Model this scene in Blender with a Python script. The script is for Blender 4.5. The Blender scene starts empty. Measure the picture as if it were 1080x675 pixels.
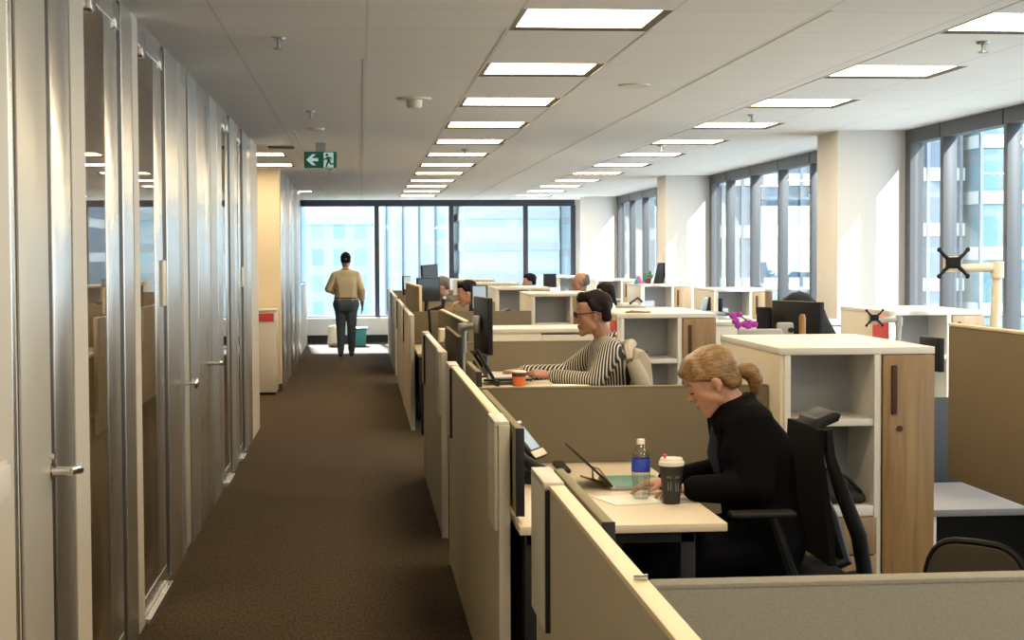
import bpy, bmesh, math, random
from mathutils import Vector, Matrix, Euler
random.seed(7)
PI = math.pi
SC = bpy.context.scene
COL = SC.collection
# ------------------------------------------------------------------ camera, sky, sun, exposure
H = 1.62
cam_d = bpy.data.cameras.new('camera'); cam = bpy.data.objects.new('camera', cam_d); COL.objects.link(cam)
cam_d.sensor_width = 36; cam_d.lens = 1715/1080*36; cam_d.clip_start = .05; cam_d.clip_end = 2000
cam.matrix_world = (Matrix.Translation((0, 0, H)) @ Matrix.Rotation(-.0926, 4, 'Z')
                    @ Matrix.Rotation(PI/2-.0402, 4, 'X') @ Matrix.Rotation(-.0047, 4, 'Z'))
SC.camera = cam
SC.view_settings.view_transform = 'Standard'; SC.view_settings.look = 'None'
SC.view_settings.gamma = 1; SC.view_settings.use_curve_mapping = False
SC.view_settings.exposure = 0.0
SC.cycles.use_denoising = True
SC.cycles.max_bounces = 8; SC.cycles.diffuse_bounces = 5; SC.cycles.glossy_bounces = 4
SC.cycles.transparent_max_bounces = 12; SC.cycles.sample_clamp_indirect = 6
SC.cycles.caustics_reflective = False; SC.cycles.caustics_refractive = False
W = bpy.data.worlds.new('sky'); SC.world = W; W.use_nodes = True
W.node_tree.nodes['Background'].inputs[0].default_value = (.90, .96, 1.0, 1)
W.node_tree.nodes['Background'].inputs[1].default_value = 3.6
sd = bpy.data.lights.new('sun', 'SUN'); sd.energy = 8.0; sd.angle = math.radians(1.0); sd.color = (1, .96, .9)
sun = bpy.data.objects.new('sun', sd); COL.objects.link(sun)
sun.rotation_euler = Vector((-1, 2.3, -1.2)).to_track_quat('-Z', 'Y').to_euler()
gd = bpy.data.lights.new('added_floor_strip_sun', 'SUN'); gd.energy = 36.0; gd.angle = math.radians(3); gd.color = (.95, .98, 1)  # added second sun standing in for tower-reflected light on the far floor
strip_sun = bpy.data.objects.new('added_floor_strip_sun', gd); COL.objects.link(strip_sun); strip_sun.rotation_euler = Vector((.08, -1, -.68)).to_track_quat('-Z', 'Y').to_euler()
for _y in (6.8, 8.8, 12.6):          # area lights added to brighten the offices; no fittings built
    od = bpy.data.lights.new('office_fill', 'AREA'); od.size = .6; od.energy = 40; od.color = (1, .8, .52); oo = bpy.data.objects.new('office_fill', od); COL.objects.link(oo); oo.location = (-2.6, _y, 2.64)
LAMP_E = 21.0            # radiance of the ceiling light diffusers
LAMP_C = (1.0, .80, .52)

# ------------------------------------------------------------------ materials
def new_mat(name):
    m = bpy.data.materials.new(name); m.use_nodes = True
    return m, m.node_tree, m.node_tree.nodes['Principled BSDF']
def P(name, col, rough=.5, metal=0, spec=.5, noise=None, bump=None, **kw):
    m, nt, b = new_mat(name)
    b.inputs['Base Color'].default_value = (*col, 1); b.inputs['Roughness'].default_value = rough
    b.inputs['Metallic'].default_value = metal; b.inputs['Specular IOR Level'].default_value = spec
    for k, v in kw.items(): b.inputs[k].default_value = v
    if noise or bump:
        tc = nt.nodes.new('ShaderNodeTexCoord')
    if noise:           # (scale, amount)
        n = nt.nodes.new('ShaderNodeTexNoise'); n.inputs['Scale'].default_value = noise[0]; n.inputs['Detail'].default_value = 4
        nt.links.new(tc.outputs['Object'], n.inputs['Vector'])
        mx = nt.nodes.new('ShaderNodeMix'); mx.data_type = 'RGBA'
        mx.inputs[6].default_value = (*[c*(1-noise[1]) for c in col], 1); mx.inputs[7].default_value = (*[min(1, c*(1+noise[1])) for c in col], 1)
        nt.links.new(n.outputs['Fac'], mx.inputs[0]); nt.links.new(mx.outputs[2], b.inputs['Base Color'])
    if bump:            # (scale, strength)
        n2 = nt.nodes.new('ShaderNodeTexNoise'); n2.inputs['Scale'].default_value = bump[0]
        nt.links.new(tc.outputs['Object'], n2.inputs['Vector'])
        bp = nt.nodes.new('ShaderNodeBump'); bp.inputs['Strength'].default_value = bump[1]; bp.inputs['Distance'].default_value = .002
        nt.links.new(n2.outputs['Fac'], bp.inputs['Height']); nt.links.new(bp.outputs['Normal'], b.inputs['Normal'])
    return m
def emit_mat(name, col, s):
    m, nt, b = new_mat(name)
    b.inputs['Base Color'].default_value = (*col, 1)
    b.inputs['Emission Color'].default_value = (*col, 1); b.inputs['Emission Strength'].default_value = s
    return m
def wood(name, c1, c2, axis='Z'):
    m, nt, b = new_mat(name); b.inputs['Roughness'].default_value = .45
    tc = nt.nodes.new('ShaderNodeTexCoord'); mp = nt.nodes.new('ShaderNodeMapping')
    mp.inputs['Scale'].default_value = {'Z': (14, 14, 1.1), 'X': (1.1, 14, 14)}[axis]
    n = nt.nodes.new('ShaderNodeTexNoise'); n.inputs['Scale'].default_value = 2.2; n.inputs['Detail'].default_value = 6; n.inputs['Distortion'].default_value = .6
    r = nt.nodes.new('ShaderNodeValToRGB'); r.color_ramp.elements[0].position = .3; r.color_ramp.elements[1].position = .7
    r.color_ramp.elements[0].color = (*c1, 1); r.color_ramp.elements[1].color = (*c2, 1)
    nt.links.new(tc.outputs['Object'], mp.inputs[0]); nt.links.new(mp.outputs[0], n.inputs['Vector'])
    nt.links.new(n.outputs['Fac'], r.inputs[0]); nt.links.new(r.outputs[0], b.inputs['Base Color'])
    return m
def thin_glass(name, tint, ior=1.5, boost=1.0):
    m = bpy.data.materials.new(name); m.use_nodes = True; nt = m.node_tree; nt.nodes.clear()
    o = nt.nodes.new('ShaderNodeOutputMaterial'); mix = nt.nodes.new('ShaderNodeMixShader')
    t = nt.nodes.new('ShaderNodeBsdfTransparent'); t.inputs[0].default_value = (*tint, 1)
    g = nt.nodes.new('ShaderNodeBsdfGlossy'); g.inputs['Roughness'].default_value = .01
    f = nt.nodes.new('ShaderNodeLayerWeight'); f.inputs['Blend'].default_value = .5
    pw = nt.nodes.new('ShaderNodeMath'); pw.operation = 'POWER'; pw.inputs[1].default_value = 5.0; nt.links.new(f.outputs['Facing'], pw.inputs[0])
    f0 = ((ior-1)/(ior+1))**2*boost
    ma = nt.nodes.new('ShaderNodeMath'); ma.operation = 'MULTIPLY_ADD'; ma.inputs[1].default_value = 1-f0; ma.inputs[2].default_value = f0; ma.use_clamp = True
    nt.links.new(pw.outputs[0], ma.inputs[0]); nt.links.new(ma.outputs[0], mix.inputs[0])
    nt.links.new(t.outputs[0], mix.inputs[1]); nt.links.new(g.outputs[0], mix.inputs[2]); nt.links.new(mix.outputs[0], o.inputs[0])
    return m
def stripes(name, c1, c2, freq):
    m, nt, b = new_mat(name); b.inputs['Roughness'].default_value = .9
    tc = nt.nodes.new('ShaderNodeTexCoord'); w = nt.nodes.new('ShaderNodeTexWave'); w.bands_direction = 'X'
    mp = nt.nodes.new('ShaderNodeMapping'); mp.inputs['Scale'].default_value = (1, 1, 1); mp.inputs['Rotation'].default_value = (0, 0, .5)
    w.inputs['Scale'].default_value = freq; w.inputs['Distortion'].default_value = .8; w.inputs['Detail'].default_value = 1
    r = nt.nodes.new('ShaderNodeValToRGB'); r.color_ramp.elements[0].position = .60; r.color_ramp.elements[1].position = .72
    r.color_ramp.elements[0].color = (*c1, 1); r.color_ramp.elements[1].color = (*c2, 1)
    nt.links.new(tc.outputs['Object'], mp.inputs[0]); nt.links.new(mp.outputs[0], w.inputs['Vector'])
    nt.links.new(w.outputs['Fac'], r.inputs[0]); nt.links.new(r.outputs[0], b.inputs['Base Color'])
    return m
def strand(name, c1, c2, rough=.42, spec=.4):
    m, nt, b = new_mat(name); b.inputs['Roughness'].default_value = rough; b.inputs['Specular IOR Level'].default_value = spec
    tc = nt.nodes.new('ShaderNodeTexCoord'); mp = nt.nodes.new('ShaderNodeMapping'); mp.inputs['Scale'].default_value = (7, 55, 55); mp.inputs['Rotation'].default_value = (0, -.35, 0)
    n = nt.nodes.new('ShaderNodeTexNoise'); n.inputs['Scale'].default_value = 2.5; n.inputs['Detail'].default_value = 5; n.inputs['Distortion'].default_value = .4
    r = nt.nodes.new('ShaderNodeValToRGB'); r.color_ramp.elements[0].position = .32; r.color_ramp.elements[1].position = .70
    r.color_ramp.elements[0].color = (*c1, 1); r.color_ramp.elements[1].color = (*c2, 1)
    nt.links.new(tc.outputs['Object'], mp.inputs[0]); nt.links.new(mp.outputs[0], n.inputs['Vector']); nt.links.new(n.outputs['Fac'], r.inputs[0]); nt.links.new(r.outputs[0], b.inputs['Base Color'])
    bp = nt.nodes.new('ShaderNodeBump'); bp.inputs['Strength'].default_value = .7; bp.inputs['Distance'].default_value = .004
    nt.links.new(n.outputs['Fac'], bp.inputs['Height']); nt.links.new(bp.outputs['Normal'], b.inputs['Normal'])
    return m
def carpet():
    m, nt, b = new_mat('carpet'); b.inputs['Roughness'].default_value = .95; b.inputs['Specular IOR Level'].default_value = .15
    tc = nt.nodes.new('ShaderNodeTexCoord'); mp = nt.nodes.new('ShaderNodeMapping'); mp.inputs['Scale'].default_value = (60, 14, 1)
    n = nt.nodes.new('ShaderNodeTexNoise'); n.inputs['Scale'].default_value = 1.6; n.inputs['Detail'].default_value = 3
    r = nt.nodes.new('ShaderNodeValToRGB'); r.color_ramp.elements[0].position = .32; r.color_ramp.elements[1].position = .68
    r.color_ramp.elements[0].color = (.046, .030, .016, 1); r.color_ramp.elements[1].color = (.105, .072, .042, 1)
    nt.links.new(tc.outputs['Object'], mp.inputs[0]); nt.links.new(mp.outputs[0], n.inputs['Vector'])
    nt.links.new(n.outputs['Fac'], r.inputs[0]); nt.links.new(r.outputs[0], b.inputs['Base Color'])
    bp = nt.nodes.new('ShaderNodeBump'); bp.inputs['Strength'].default_value = .5; bp.inputs['Distance'].default_value = .004
    nt.links.new(n.outputs['Fac'], bp.inputs['Height']); nt.links.new(bp.outputs['Normal'], b.inputs['Normal'])
    return m
GX, GY, GP = .683, 6.84, .646        # ceiling grid origin and pitch
def ceiling_mat():
    m, nt, b = new_mat('ceiling_tile'); b.inputs['Roughness'].default_value = .9; b.inputs['Specular IOR Level'].default_value = .1
    tc = nt.nodes.new('ShaderNodeTexCoord'); sp = nt.nodes.new('ShaderNodeSeparateXYZ'); nt.links.new(tc.outputs['Object'], sp.inputs[0])
    def math_(op, a, v, b2=None):
        q = nt.nodes.new('ShaderNodeMath'); q.operation = op; nt.links.new(a, q.inputs[0])
        if b2 is not None: nt.links.new(b2, q.inputs[1])
        else: q.inputs[1].default_value = v
        return q.outputs[0]
    def line(o, off, pitch, hw):
        s = math_('SUBTRACT', o, off - pitch/2); s = math_('DIVIDE', s, pitch); s = math_('FLOORED_MODULO', s, 1.0)
        s = math_('SUBTRACT', s, .5); s = math_('ABSOLUTE', s, 0); return math_('LESS_THAN', s, hw/pitch)
    lx = line(sp.outputs[0], GX, GP, .006); ly = line(sp.outputs[1], GY, GP, .006)
    mx2 = line(sp.outputs[0], GX-GP, GP*2.09, .013)     # main tees: bright
    n = nt.nodes.new('ShaderNodeTexNoise'); n.inputs['Scale'].default_value = 90; nt.links.new(tc.outputs['Object'], n.inputs['Vector'])
    base = nt.nodes.new('ShaderNodeMix'); base.data_type = 'RGBA'
    base.inputs[6].default_value = (.84, .83, .80, 1); base.inputs[7].default_value = (.91, .90, .87, 1); nt.links.new(n.outputs['Fac'], base.inputs[0])
    g = math_('MAXIMUM', lx, 0, ly); g = math_('MULTIPLY', g, .35)
    c2 = nt.nodes.new('ShaderNodeMix'); c2.data_type = 'RGBA'; nt.links.new(g, c2.inputs[0]); nt.links.new(base.outputs[2], c2.inputs[6]); c2.inputs[7].default_value = (.5, .48, .45, 1)
    nt.links.new(c2.outputs[2], b.inputs['Base Color'])
    return m
def tower_mat(name, glass, frame, sx, sz, mortar, gloss=.3):
    m, nt, b = new_mat(name); b.inputs['Roughness'].default_value = gloss; b.inputs['Specular IOR Level'].default_value = .4
    tc = nt.nodes.new('ShaderNodeTexCoord'); mp = nt.nodes.new('ShaderNodeMapping'); mp.inputs['Rotation'].default_value = (PI/2, 0, 0)
    br = nt.nodes.new('ShaderNodeTexBrick'); br.offset = 0; br.squash = 1
    br.inputs['Color1'].default_value = (*glass, 1); br.inputs['Color2'].default_value = (*[min(1, c*1.35) for c in glass], 1); br.inputs['Mortar'].default_value = (*frame, 1)
    br.inputs['Scale'].default_value = 1; br.inputs['Brick Width'].default_value = sx; br.inputs['Row Height'].default_value = sz; br.inputs['Mortar Size'].default_value = mortar; br.inputs['Bias'].default_value = 0
    nt.links.new(tc.outputs['Object'], mp.inputs[0]); nt.links.new(mp.outputs[0], br.inputs['Vector']); nt.links.new(br.outputs['Color'], b.inputs['Base Color'])
    return m
M = dict(
 carpet=carpet(), ceiling=ceiling_mat(),
 wall=P('white_paint', (.74, .73, .71), .8, bump=(60, .1)), beige=P('beige_paint', (.74, .62, .43), .8),
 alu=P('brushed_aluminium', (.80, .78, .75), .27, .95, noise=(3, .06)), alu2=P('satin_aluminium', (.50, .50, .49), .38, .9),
 chrome=P('chrome', (.8, .79, .76), .15, 1), leaf=P('door_laminate', (.62, .57, .48), .35, .25), trimb=P('beige_trim', (.64, .58, .48), .45),
 gasket=P('black_gasket', (.012, .012, .012), .5), mull=P('window_frame_grey', (.085, .09, .10), .45, .2), navy=P('window_frame_dark', (.035, .045, .075), .45),
 glass=thin_glass('window_glass', (.93, .98, 1.0)), pglass=thin_glass('partition_glass', (.80, .78, .72), 1.5, 1.5),
 cream=P('cream_laminate', (.64, .565, .42), .45), white=P('white_laminate', (.66, .63, .57), .42), bench=P('shaded_bench_laminate', (.21, .215, .245), .45), white2=P('white_shelf_lining', (.40, .42, .47), .5),
 oak=wood('oak_veneer', (.20, .115, .042), (.31, .19, .08)), panel=P('beige_panel_laminate', (.42, .355, .235), .5, noise=(4, .05)),
 cap=P('maple_cap', (.74, .60, .38), .45), edge=P('pale_edge_trim', (.56, .52, .43), .45),
 fabric=P('taupe_fabric', (.205, .170, .115), .95, spec=.1, noise=(160, .18), bump=(260, .5)), fabric2=P('grey_fabric', (.27, .255, .22), .95, spec=.1, noise=(160, .2), bump=(260, .5)),
 fabric3=P('olive_fabric', (.30, .265, .175), .95, spec=.1, noise=(160, .15), bump=(260, .5)), chairmesh=P('brown_chair_mesh', (.040, .030, .018), .8), brown=P('brown_fabric', (.23, .175, .105), .9, spec=.1, noise=(120, .10), bump=(260, .4)),
 desk=P('desk_laminate', (.70, .60, .45), .4), black=P('black_plastic', (.006, .006, .0065), .5, spec=.25), black2=P('charcoal_plastic', (.013, .013, .014), .5, spec=.3),
 mesh=P('black_mesh', (.006, .006, .0065), .85, spec=.1, bump=(400, .6)), steel=P('grey_steel', (.35, .34, .32), .35, .8), grey=P('grey_plastic', (.36, .36, .35), .5),
 screen=P('dark_screen', (.012, .014, .02), .12), lit=emit_mat('lit_screen', (.30, .40, .50), .35), darkblue=P('dark_blue_grey_panel', (.045, .058, .075), .5), bluegrey=P('blue_grey_plastic', (.13, .16, .20), .4),
 teal=P('teal_plastic', (.06, .22, .18), .5), tealbin=P('teal_bin_plastic', (.05, .30, .36), .5), red=P('red_card', (.62, .05, .045), .5), paper=P('paper', (.82, .80, .74), .8),
 lampframe=P('lamp_frame', (.085, .062, .038), .5), lamp=emit_mat('lamp_diffuser', LAMP_C, LAMP_E), dif=P('dif', (.8, .8, .8)),
 skin=P('skin', (.50, .265, .175), .55, **{'Subsurface Weight': .08, 'Subsurface Radius': (.01, .004, .002)}), lip=P('lip_skin', (.40, .13, .10), .5), skin2=P('tan_skin', (.33, .165, .10), .55),
 blond=strand('blond_hair', (.10, .052, .016), (.31, .175, .066)), dhair=strand('dark_hair', (.005, .004, .003), (.016, .012, .010), .65, .12),
 navyhair=P('black_hair', (.007, .007, .013), .65, spec=.12, bump=(120, .8)), ghair=P('grey_hair', (.10, .09, .085), .6, bump=(120, .8)),
 blazer=P('black_cloth', (.0045, .0045, .006), .9, spec=.06, bump=(25, .25)), navycloth=P('navy_cloth', (.01, .013, .035), .85), jean=P('blue_denim', (.085, .12, .17), .9, noise=(30, .2)),
 cshirt=P('cream_cloth', (.62, .52, .33), .85, bump=(18, .4)), stripe=stripes('striped_cloth', (.018, .018, .018), (.60, .56, .48), 21), lilac=P('lilac_cloth', (.22, .18, .42), .9), greycloth=P('grey_cloth', (.08, .08, .085), .9),
 jacket=P('pale_grey_cloth', (.40, .36, .29), .95, bump=(14, .5)), coat=P('dark_coat_cloth', (.018, .017, .017), .95, bump=(20, .5)),
 shoe=P('shoe_leather', (.05, .035, .03), .5), bag=P('black_bag_cloth', (.016, .015, .014), .8, bump=(30, .4)),
 cupd=P('dark_cup_card', (.022, .022, .020), .6), orange=P('orange_cup_card', (.62, .13, .025), .55), lid=P('white_lid', (.80, .75, .66), .4), sleeve=P('brown_sleeve_card', (.055, .02, .012), .8),
 blue=P('blue_label', (.02, .06, .50), .5), mark=P('pale_print', (.22, .24, .22), .6), water=thin_glass('bottle_plastic', (.84, .86, .84), 1.5, 3.0),
 green=P('exit_green', (.006, .125, .075), .5, **{'Emission Color': (.006, .125, .075, 1), 'Emission Strength': .12}), signw=P('exit_white', (.62, .80, .80), .5, **{'Emission Color': (.62, .80, .80, 1), 'Emission Strength': .3}),
 purple=P('purple_petal', (.35, .03, .36), .6), pink=P('pink_card', (.8, .12, .32), .6), leafg=P('leaf_green', (.05, .12, .05), .6), amber=P('amber_plastic', (.30, .15, .03), .4),
 plate=P('ivory_plastic', (.74, .68, .55), .45), dial=P('button_grey', (.45, .45, .43), .5),
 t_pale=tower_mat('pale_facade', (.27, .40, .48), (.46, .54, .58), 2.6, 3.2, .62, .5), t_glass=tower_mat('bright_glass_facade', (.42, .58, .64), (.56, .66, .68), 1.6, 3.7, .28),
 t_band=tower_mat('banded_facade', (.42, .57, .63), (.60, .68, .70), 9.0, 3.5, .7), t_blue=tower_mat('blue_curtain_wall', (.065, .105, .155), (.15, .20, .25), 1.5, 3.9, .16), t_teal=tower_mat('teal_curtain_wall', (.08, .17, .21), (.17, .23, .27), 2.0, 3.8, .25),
 slab=P('white_slab_band', (.50, .54, .55), .6), fin=P('steel_fin', (.15, .18, .22), .5), street=P('street', (.25, .26, .27), .9),
)

# ------------------------------------------------------------------ mesh helpers
ICO = {}
for _n in (1, 2, 3):
    _b = bmesh.new(); bmesh.ops.create_icosphere(_b, subdivisions=_n, radius=1); ICO[_n] = [v.co.copy() for v in _b.verts]; _b.free()
class MB:
    def __init__(s): s.bm = bmesh.new()
    def _geo(s, bev, verts, seg=2):
        if bev:
            es = list({e for v in verts for e in v.link_edges})
            bmesh.ops.bevel(s.bm, geom=es, offset=bev, segments=seg, profile=.5, affect='EDGES', clamp_overlap=True)
    def box(s, x0, x1, y0, y1, z0, z1, bev=0, mat=None, seg=2):
        r = bmesh.ops.create_cube(s.bm, size=1)['verts']
        T = Matrix.Translation(((x0+x1)/2, (y0+y1)/2, (z0+z1)/2)) @ Matrix.Diagonal((abs(x1-x0), abs(y1-y0), abs(z1-z0), 1))
        if mat is not None: T = mat @ T
        bmesh.ops.transform(s.bm, matrix=T, verts=r); s._geo(bev, r, seg); return s
    def cyl(s, p0, p1, r0, r1=None, seg=16):
        p0, p1 = Vector(p0), Vector(p1); r1 = r0 if r1 is None else r1
        d = p1-p0; q = d.to_track_quat('Z', 'Y').to_matrix().to_4x4()
        v = bmesh.ops.create_cone(s.bm, cap_ends=True, segments=seg, radius1=r0, radius2=r1, depth=d.length)['verts']
        bmesh.ops.transform(s.bm, matrix=Matrix.Translation((p0+p1)/2) @ q, verts=v); return s
    def ell(s, c, r, rot=None, sub=3):
        v = bmesh.ops.create_icosphere(s.bm, subdivisions=sub, radius=1)['verts']
        if isinstance(r, (int, float)): r = (r, r, r)
        T = Matrix.Translation(c) @ (rot.to_4x4() if rot else Matrix.Identity(4)) @ Matrix.Diagonal((*r, 1))
        bmesh.ops.transform(s.bm, matrix=T, verts=v); return s
    def hull(s, balls, sub=2):
        t = bmesh.new()
        for c, r in balls:
            for d in ICO[sub]: t.verts.new(Vector(c)+d*r)
        bmesh.ops.convex_hull(t, input=t.verts[:])
        mp = {}
        for f in t.faces:
            vs = []
            for v in f.verts:
                if v not in mp: mp[v] = s.bm.verts.new(v.co)
                vs.append(mp[v])
            s.bm.faces.new(vs)
        t.free(); return s
    def tube(s, pts, r, seg=10):
        pts = [Vector(p) for p in pts]; n = len(pts); rs = r if isinstance(r, (list, tuple)) else [r]*n
        rings = []; up = None
        for i, p in enumerate(pts):
            t = (pts[min(i+1, n-1)]-pts[max(i-1, 0)]).normalized()
            if up is None: up = t.orthogonal().normalized()
            up = (up-t*up.dot(t)).normalized(); b = t.cross(up)
            rings.append([s.bm.verts.new(p+(up*math.cos(a)+b*math.sin(a))*rs[i]) for a in (2*PI*k/seg for k in range(seg))])
        for a, b2 in zip(rings, rings[1:]):
            for k in range(seg): s.bm.faces.new((a[k], a[(k+1) % seg], b2[(k+1) % seg], b2[k]))
        s.bm.faces.new(rings[0][::-1]); s.bm.faces.new(rings[-1]); return s
    def lathe(s, prof, c=(0, 0, 0), seg=28):
        rings = []
        for r, z in prof:
            rings.append([s.bm.verts.new((c[0]+r*math.cos(2*PI*k/seg), c[1]+r*math.sin(2*PI*k/seg), c[2]+z)) for k in range(seg)] if r > 1e-6 else [s.bm.verts.new((c[0], c[1], c[2]+z))])
        for a, b in zip(rings, rings[1:]):
            for k in range(seg):
                f = [a[k % len(a)], a[(k+1) % len(a)], b[(k+1) % len(b)], b[k % len(b)]]
                f2 = []
                for v in f:
                    if v not in f2: f2.append(v)
                if len(f2) > 2: s.bm.faces.new(f2)
        return s
    def prism(s, poly, axis, a0, a1, bev=0, mat=None):
        def mk(p, a): return {'x': (a, p[0], p[1]), 'y': (p[0], a, p[1]), 'z': (p[0], p[1], a)}[axis]
        A = [s.bm.verts.new(mk(p, a0)) for p in poly]; B = [s.bm.verts.new(mk(p, a1)) for p in poly]; n = len(poly)
        fs = [s.bm.faces.new(A), s.bm.faces.new(B[::-1])]
        for k in range(n): fs.append(s.bm.faces.new((A[k], B[k], B[(k+1) % n], A[(k+1) % n])))
        if mat is not None: bmesh.ops.transform(s.bm, matrix=mat, verts=A+B)
        bmesh.ops.recalc_face_normals(s.bm, faces=fs)
        if bev: s._geo(bev, A+B)
        return s
    def sheet(s, curve, axis, a0, a1, th):
        """a strip of thickness th that follows a 2-D curve, extruded along an axis"""
        n = len(curve); L = []; R = []
        for i, p in enumerate(curve):
            a, b = Vector(curve[max(i-1, 0)]), Vector(curve[min(i+1, n-1)]); t = (b-a).normalized(); nn = Vector((-t.y, t.x))*th/2
            L.append(tuple(Vector(p)+nn)); R.append(tuple(Vector(p)-nn))
        def mk(p, a): return {'x': (a, p[0], p[1]), 'y': (p[0], a, p[1]), 'z': (p[0], p[1], a)}[axis]
        q = [[s.bm.verts.new(mk(p, a)) for p in side] for side in (L, R) for a in (a0, a1)]   # L0 L1 R0 R1
        fs = []
        for i in range(n-1):
            for u, v in ((q[0], q[1]), (q[1], q[3]), (q[3], q[2]), (q[2], q[0])): fs.append(s.bm.faces.new((u[i], u[i+1], v[i+1], v[i])))
        for i in (0, n-1): fs.append(s.bm.faces.new((q[0][i], q[1][i], q[3][i], q[2][i])))
        bmesh.ops.recalc_face_normals(s.bm, faces=fs); return s
    def xf(s, m): bmesh.ops.transform(s.bm, matrix=m, verts=s.bm.verts); return s
def finish(me, mat, smooth=True):
    me.materials.clear(); me.materials.append(M[mat] if isinstance(mat, str) else mat)
    if smooth: me.shade_smooth(); me.set_sharp_from_angle(angle=math.radians(38))
def obj(name, mb, mat, parent=None, smooth=True, local=False, label=None):
    bmesh.ops.recalc_face_normals(mb.bm, faces=mb.bm.faces)
    me = bpy.data.meshes.new(name); mb.bm.to_mesh(me); mb.bm.free(); finish(me, mat, smooth)
    o = bpy.data.objects.new(name, me); COL.objects.link(o)
    if parent:
        if not local: me.transform(Matrix.Translation(-root_of(parent).location))
        o.parent = parent
    if label: o['label'] = label
    return o
def root_of(o):
    while o.parent: o = o.parent
    return o
def tag(o, label, cat, group=None, kind=None):
    o['label'] = label; o['category'] = cat
    if group: o['group'] = group
    if kind: o['kind'] = kind
    return o
def thing(name, label, cat, loc=(0, 0, 0), rotz=0, group=None):
    o = bpy.data.objects.new(name, None); COL.objects.link(o); o.empty_display_size = .1
    o.location = loc; o.rotation_euler = (0, 0, rotz); return tag(o, label, cat, group)
def solo(name, mb, mat, label, cat, group=None, smooth=True):       # a thing that is one mesh: origin at its base centre
    xs = [v.co for v in mb.bm.verts]; c = Vector(((min(v.x for v in xs)+max(v.x for v in xs))/2, (min(v.y for v in xs)+max(v.y for v in xs))/2, min(v.z for v in xs)))
    bmesh.ops.translate(mb.bm, vec=-c, verts=mb.bm.verts)
    o = obj(name, mb, mat, None, smooth); o.location = c; return tag(o, label, cat, group)
def struct(name, mb, mat, parent=None, smooth=True, label=None, cat=None):
    o = obj(name, mb, mat, parent, smooth)
    if not parent:
        o['kind'] = 'structure'; o['label'] = label or name.replace('_', ' '); o['category'] = cat or name.split('_')[0]
    return o
def dup(root, loc, rotz=0, label=None, group=None):
    def cp(o, par):
        c = o.copy(); COL.objects.link(c)
        if par: c.parent = par
        for ch in o.children: cp(ch, c)
        return c
    r = cp(root, None); r.location = loc; r.rotation_euler = (0, 0, rotz)
    if label: r['label'] = label
    if group: r['group'] = group
    return r
ORD = ['nearest', 'second', 'third', 'fourth', 'fifth', 'sixth', 'seventh', 'eighth', 'ninth', 'tenth', 'eleventh', 'twelfth', 'thirteenth', 'fourteenth']

# ------------------------------------------------------------------ room shell
CZ = 2.65; XL = -.96; XR = 4.67; YB = 30.6
LROW = 1.94
rows = {'aisle': (GX, [GY + LROW*k for k in range(0, 12)]), 'window': (2.715, [GY + LROW*k for k in range(0, 12)]), 'recess': (-1.395, [GY + LROW*k for k in (5, 6, 10)])}
holes = [(x, x+GP, y, y+GP) for x, ys in rows.values() for y in ys]
struct('floor', MB().box(-4.2, 5.0, -4, YB+.3, -.2, 0), 'carpet', label='dark brown ribbed carpet floor')
mb = MB()
xs = sorted({-4.2, 4.70} | {v for h in holes for v in h[:2]}); ys = sorted({-4, YB+.3} | {v for h in holes for v in h[2:]})
for i in range(len(xs)-1):
    for j in range(len(ys)-1):
        cx, cy = (xs[i]+xs[i+1])/2, (ys[j]+ys[j+1])/2
        if any(h[0] < cx < h[1] and h[2] < cy < h[3] for h in holes): continue
        mb.bm.faces.new([mb.bm.verts.new(p) for p in ((xs[i], ys[j], CZ), (xs[i], ys[j+1], CZ), (xs[i+1], ys[j+1], CZ), (xs[i+1], ys[j], CZ))])
bmesh.ops.remove_doubles(mb.bm, verts=mb.bm.verts, dist=1e-4)
me = bpy.data.meshes.new('ceiling'); mb.bm.to_mesh(me); mb.bm.free(); finish(me, 'ceiling', False)
ceil = bpy.data.objects.new('ceiling', me); COL.objects.link(ceil); tag(ceil, 'pale tiled ceiling grid', 'ceiling', kind='structure')
struct('trim_1', MB().box(-4.2, 4.72, -4, YB+.06, CZ+.15, CZ+.3), 'wall', label='slab above the tiled ceiling', cat='slab')
mb = MB()
for x, y0 in ((.030, 8.6), (-.86+.32, 13.5), (2.0, 6.8)): mb.box(x-.006, x+.006, y0, 30.5, CZ-.003, CZ+.001)
for x in (GX-.006, GX+GP+.006): mb.box(x-.006, x+.006, 7.4, 30.5, CZ-.003, CZ-.0005)
mb.box(2.709-.006, 2.709+.006, 4.5, 30.5, CZ-.003, CZ+.001)
struct('trim_2', mb, 'wall', label='thin white ceiling main tees', cat='trim', smooth=False)
# closing walls outside the frame
struct('wall_front', MB().box(-4.2, 5.0, -4.2, -4, 0, 2.8), 'wall', label='white wall behind the camera')
# back wall: windows between X -1.1 and 4.0
mb = MB(); mb.box(4.0, 4.73, YB, YB+.3, 0, 2.8).box(-4.2, -1.45, YB, YB+.3, 0, 2.8).box(-1.45, 4.0, YB+.05, YB+.3, 0, .40)
struct('wall_back', mb, 'wall', label='white end wall beside the far windows')
w1 = tag(obj('window_1', MB().box(-1.45, 4.03, YB-.09, YB+.02, 2.53, CZ+.1).box(-1.45, 4.03, YB-.05, YB+.02, .44, .49), 'navy', smooth=False), 'wide far window wall with dark frames', 'window', kind='structure')
for x in (-1.09, .305, 1.70, 3.10, 4.0): obj('mullion', MB().box(x-.045, x+.045, YB-.08, YB+.02, .48, 2.54, .004), 'navy', w1)
for x0, x1 in ((-1.45, -1.13), (-1.05, .26), (.35, 1.655), (1.745, 3.055), (3.145, 3.955)): obj('pane', MB().box(x0, x1, YB-.035, YB-.03, .48, 2.54), 'glass', w1, smooth=False)
mb = MB().box(-1.45, 4.0, YB-.28, YB, .14, .46, .01)
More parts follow.
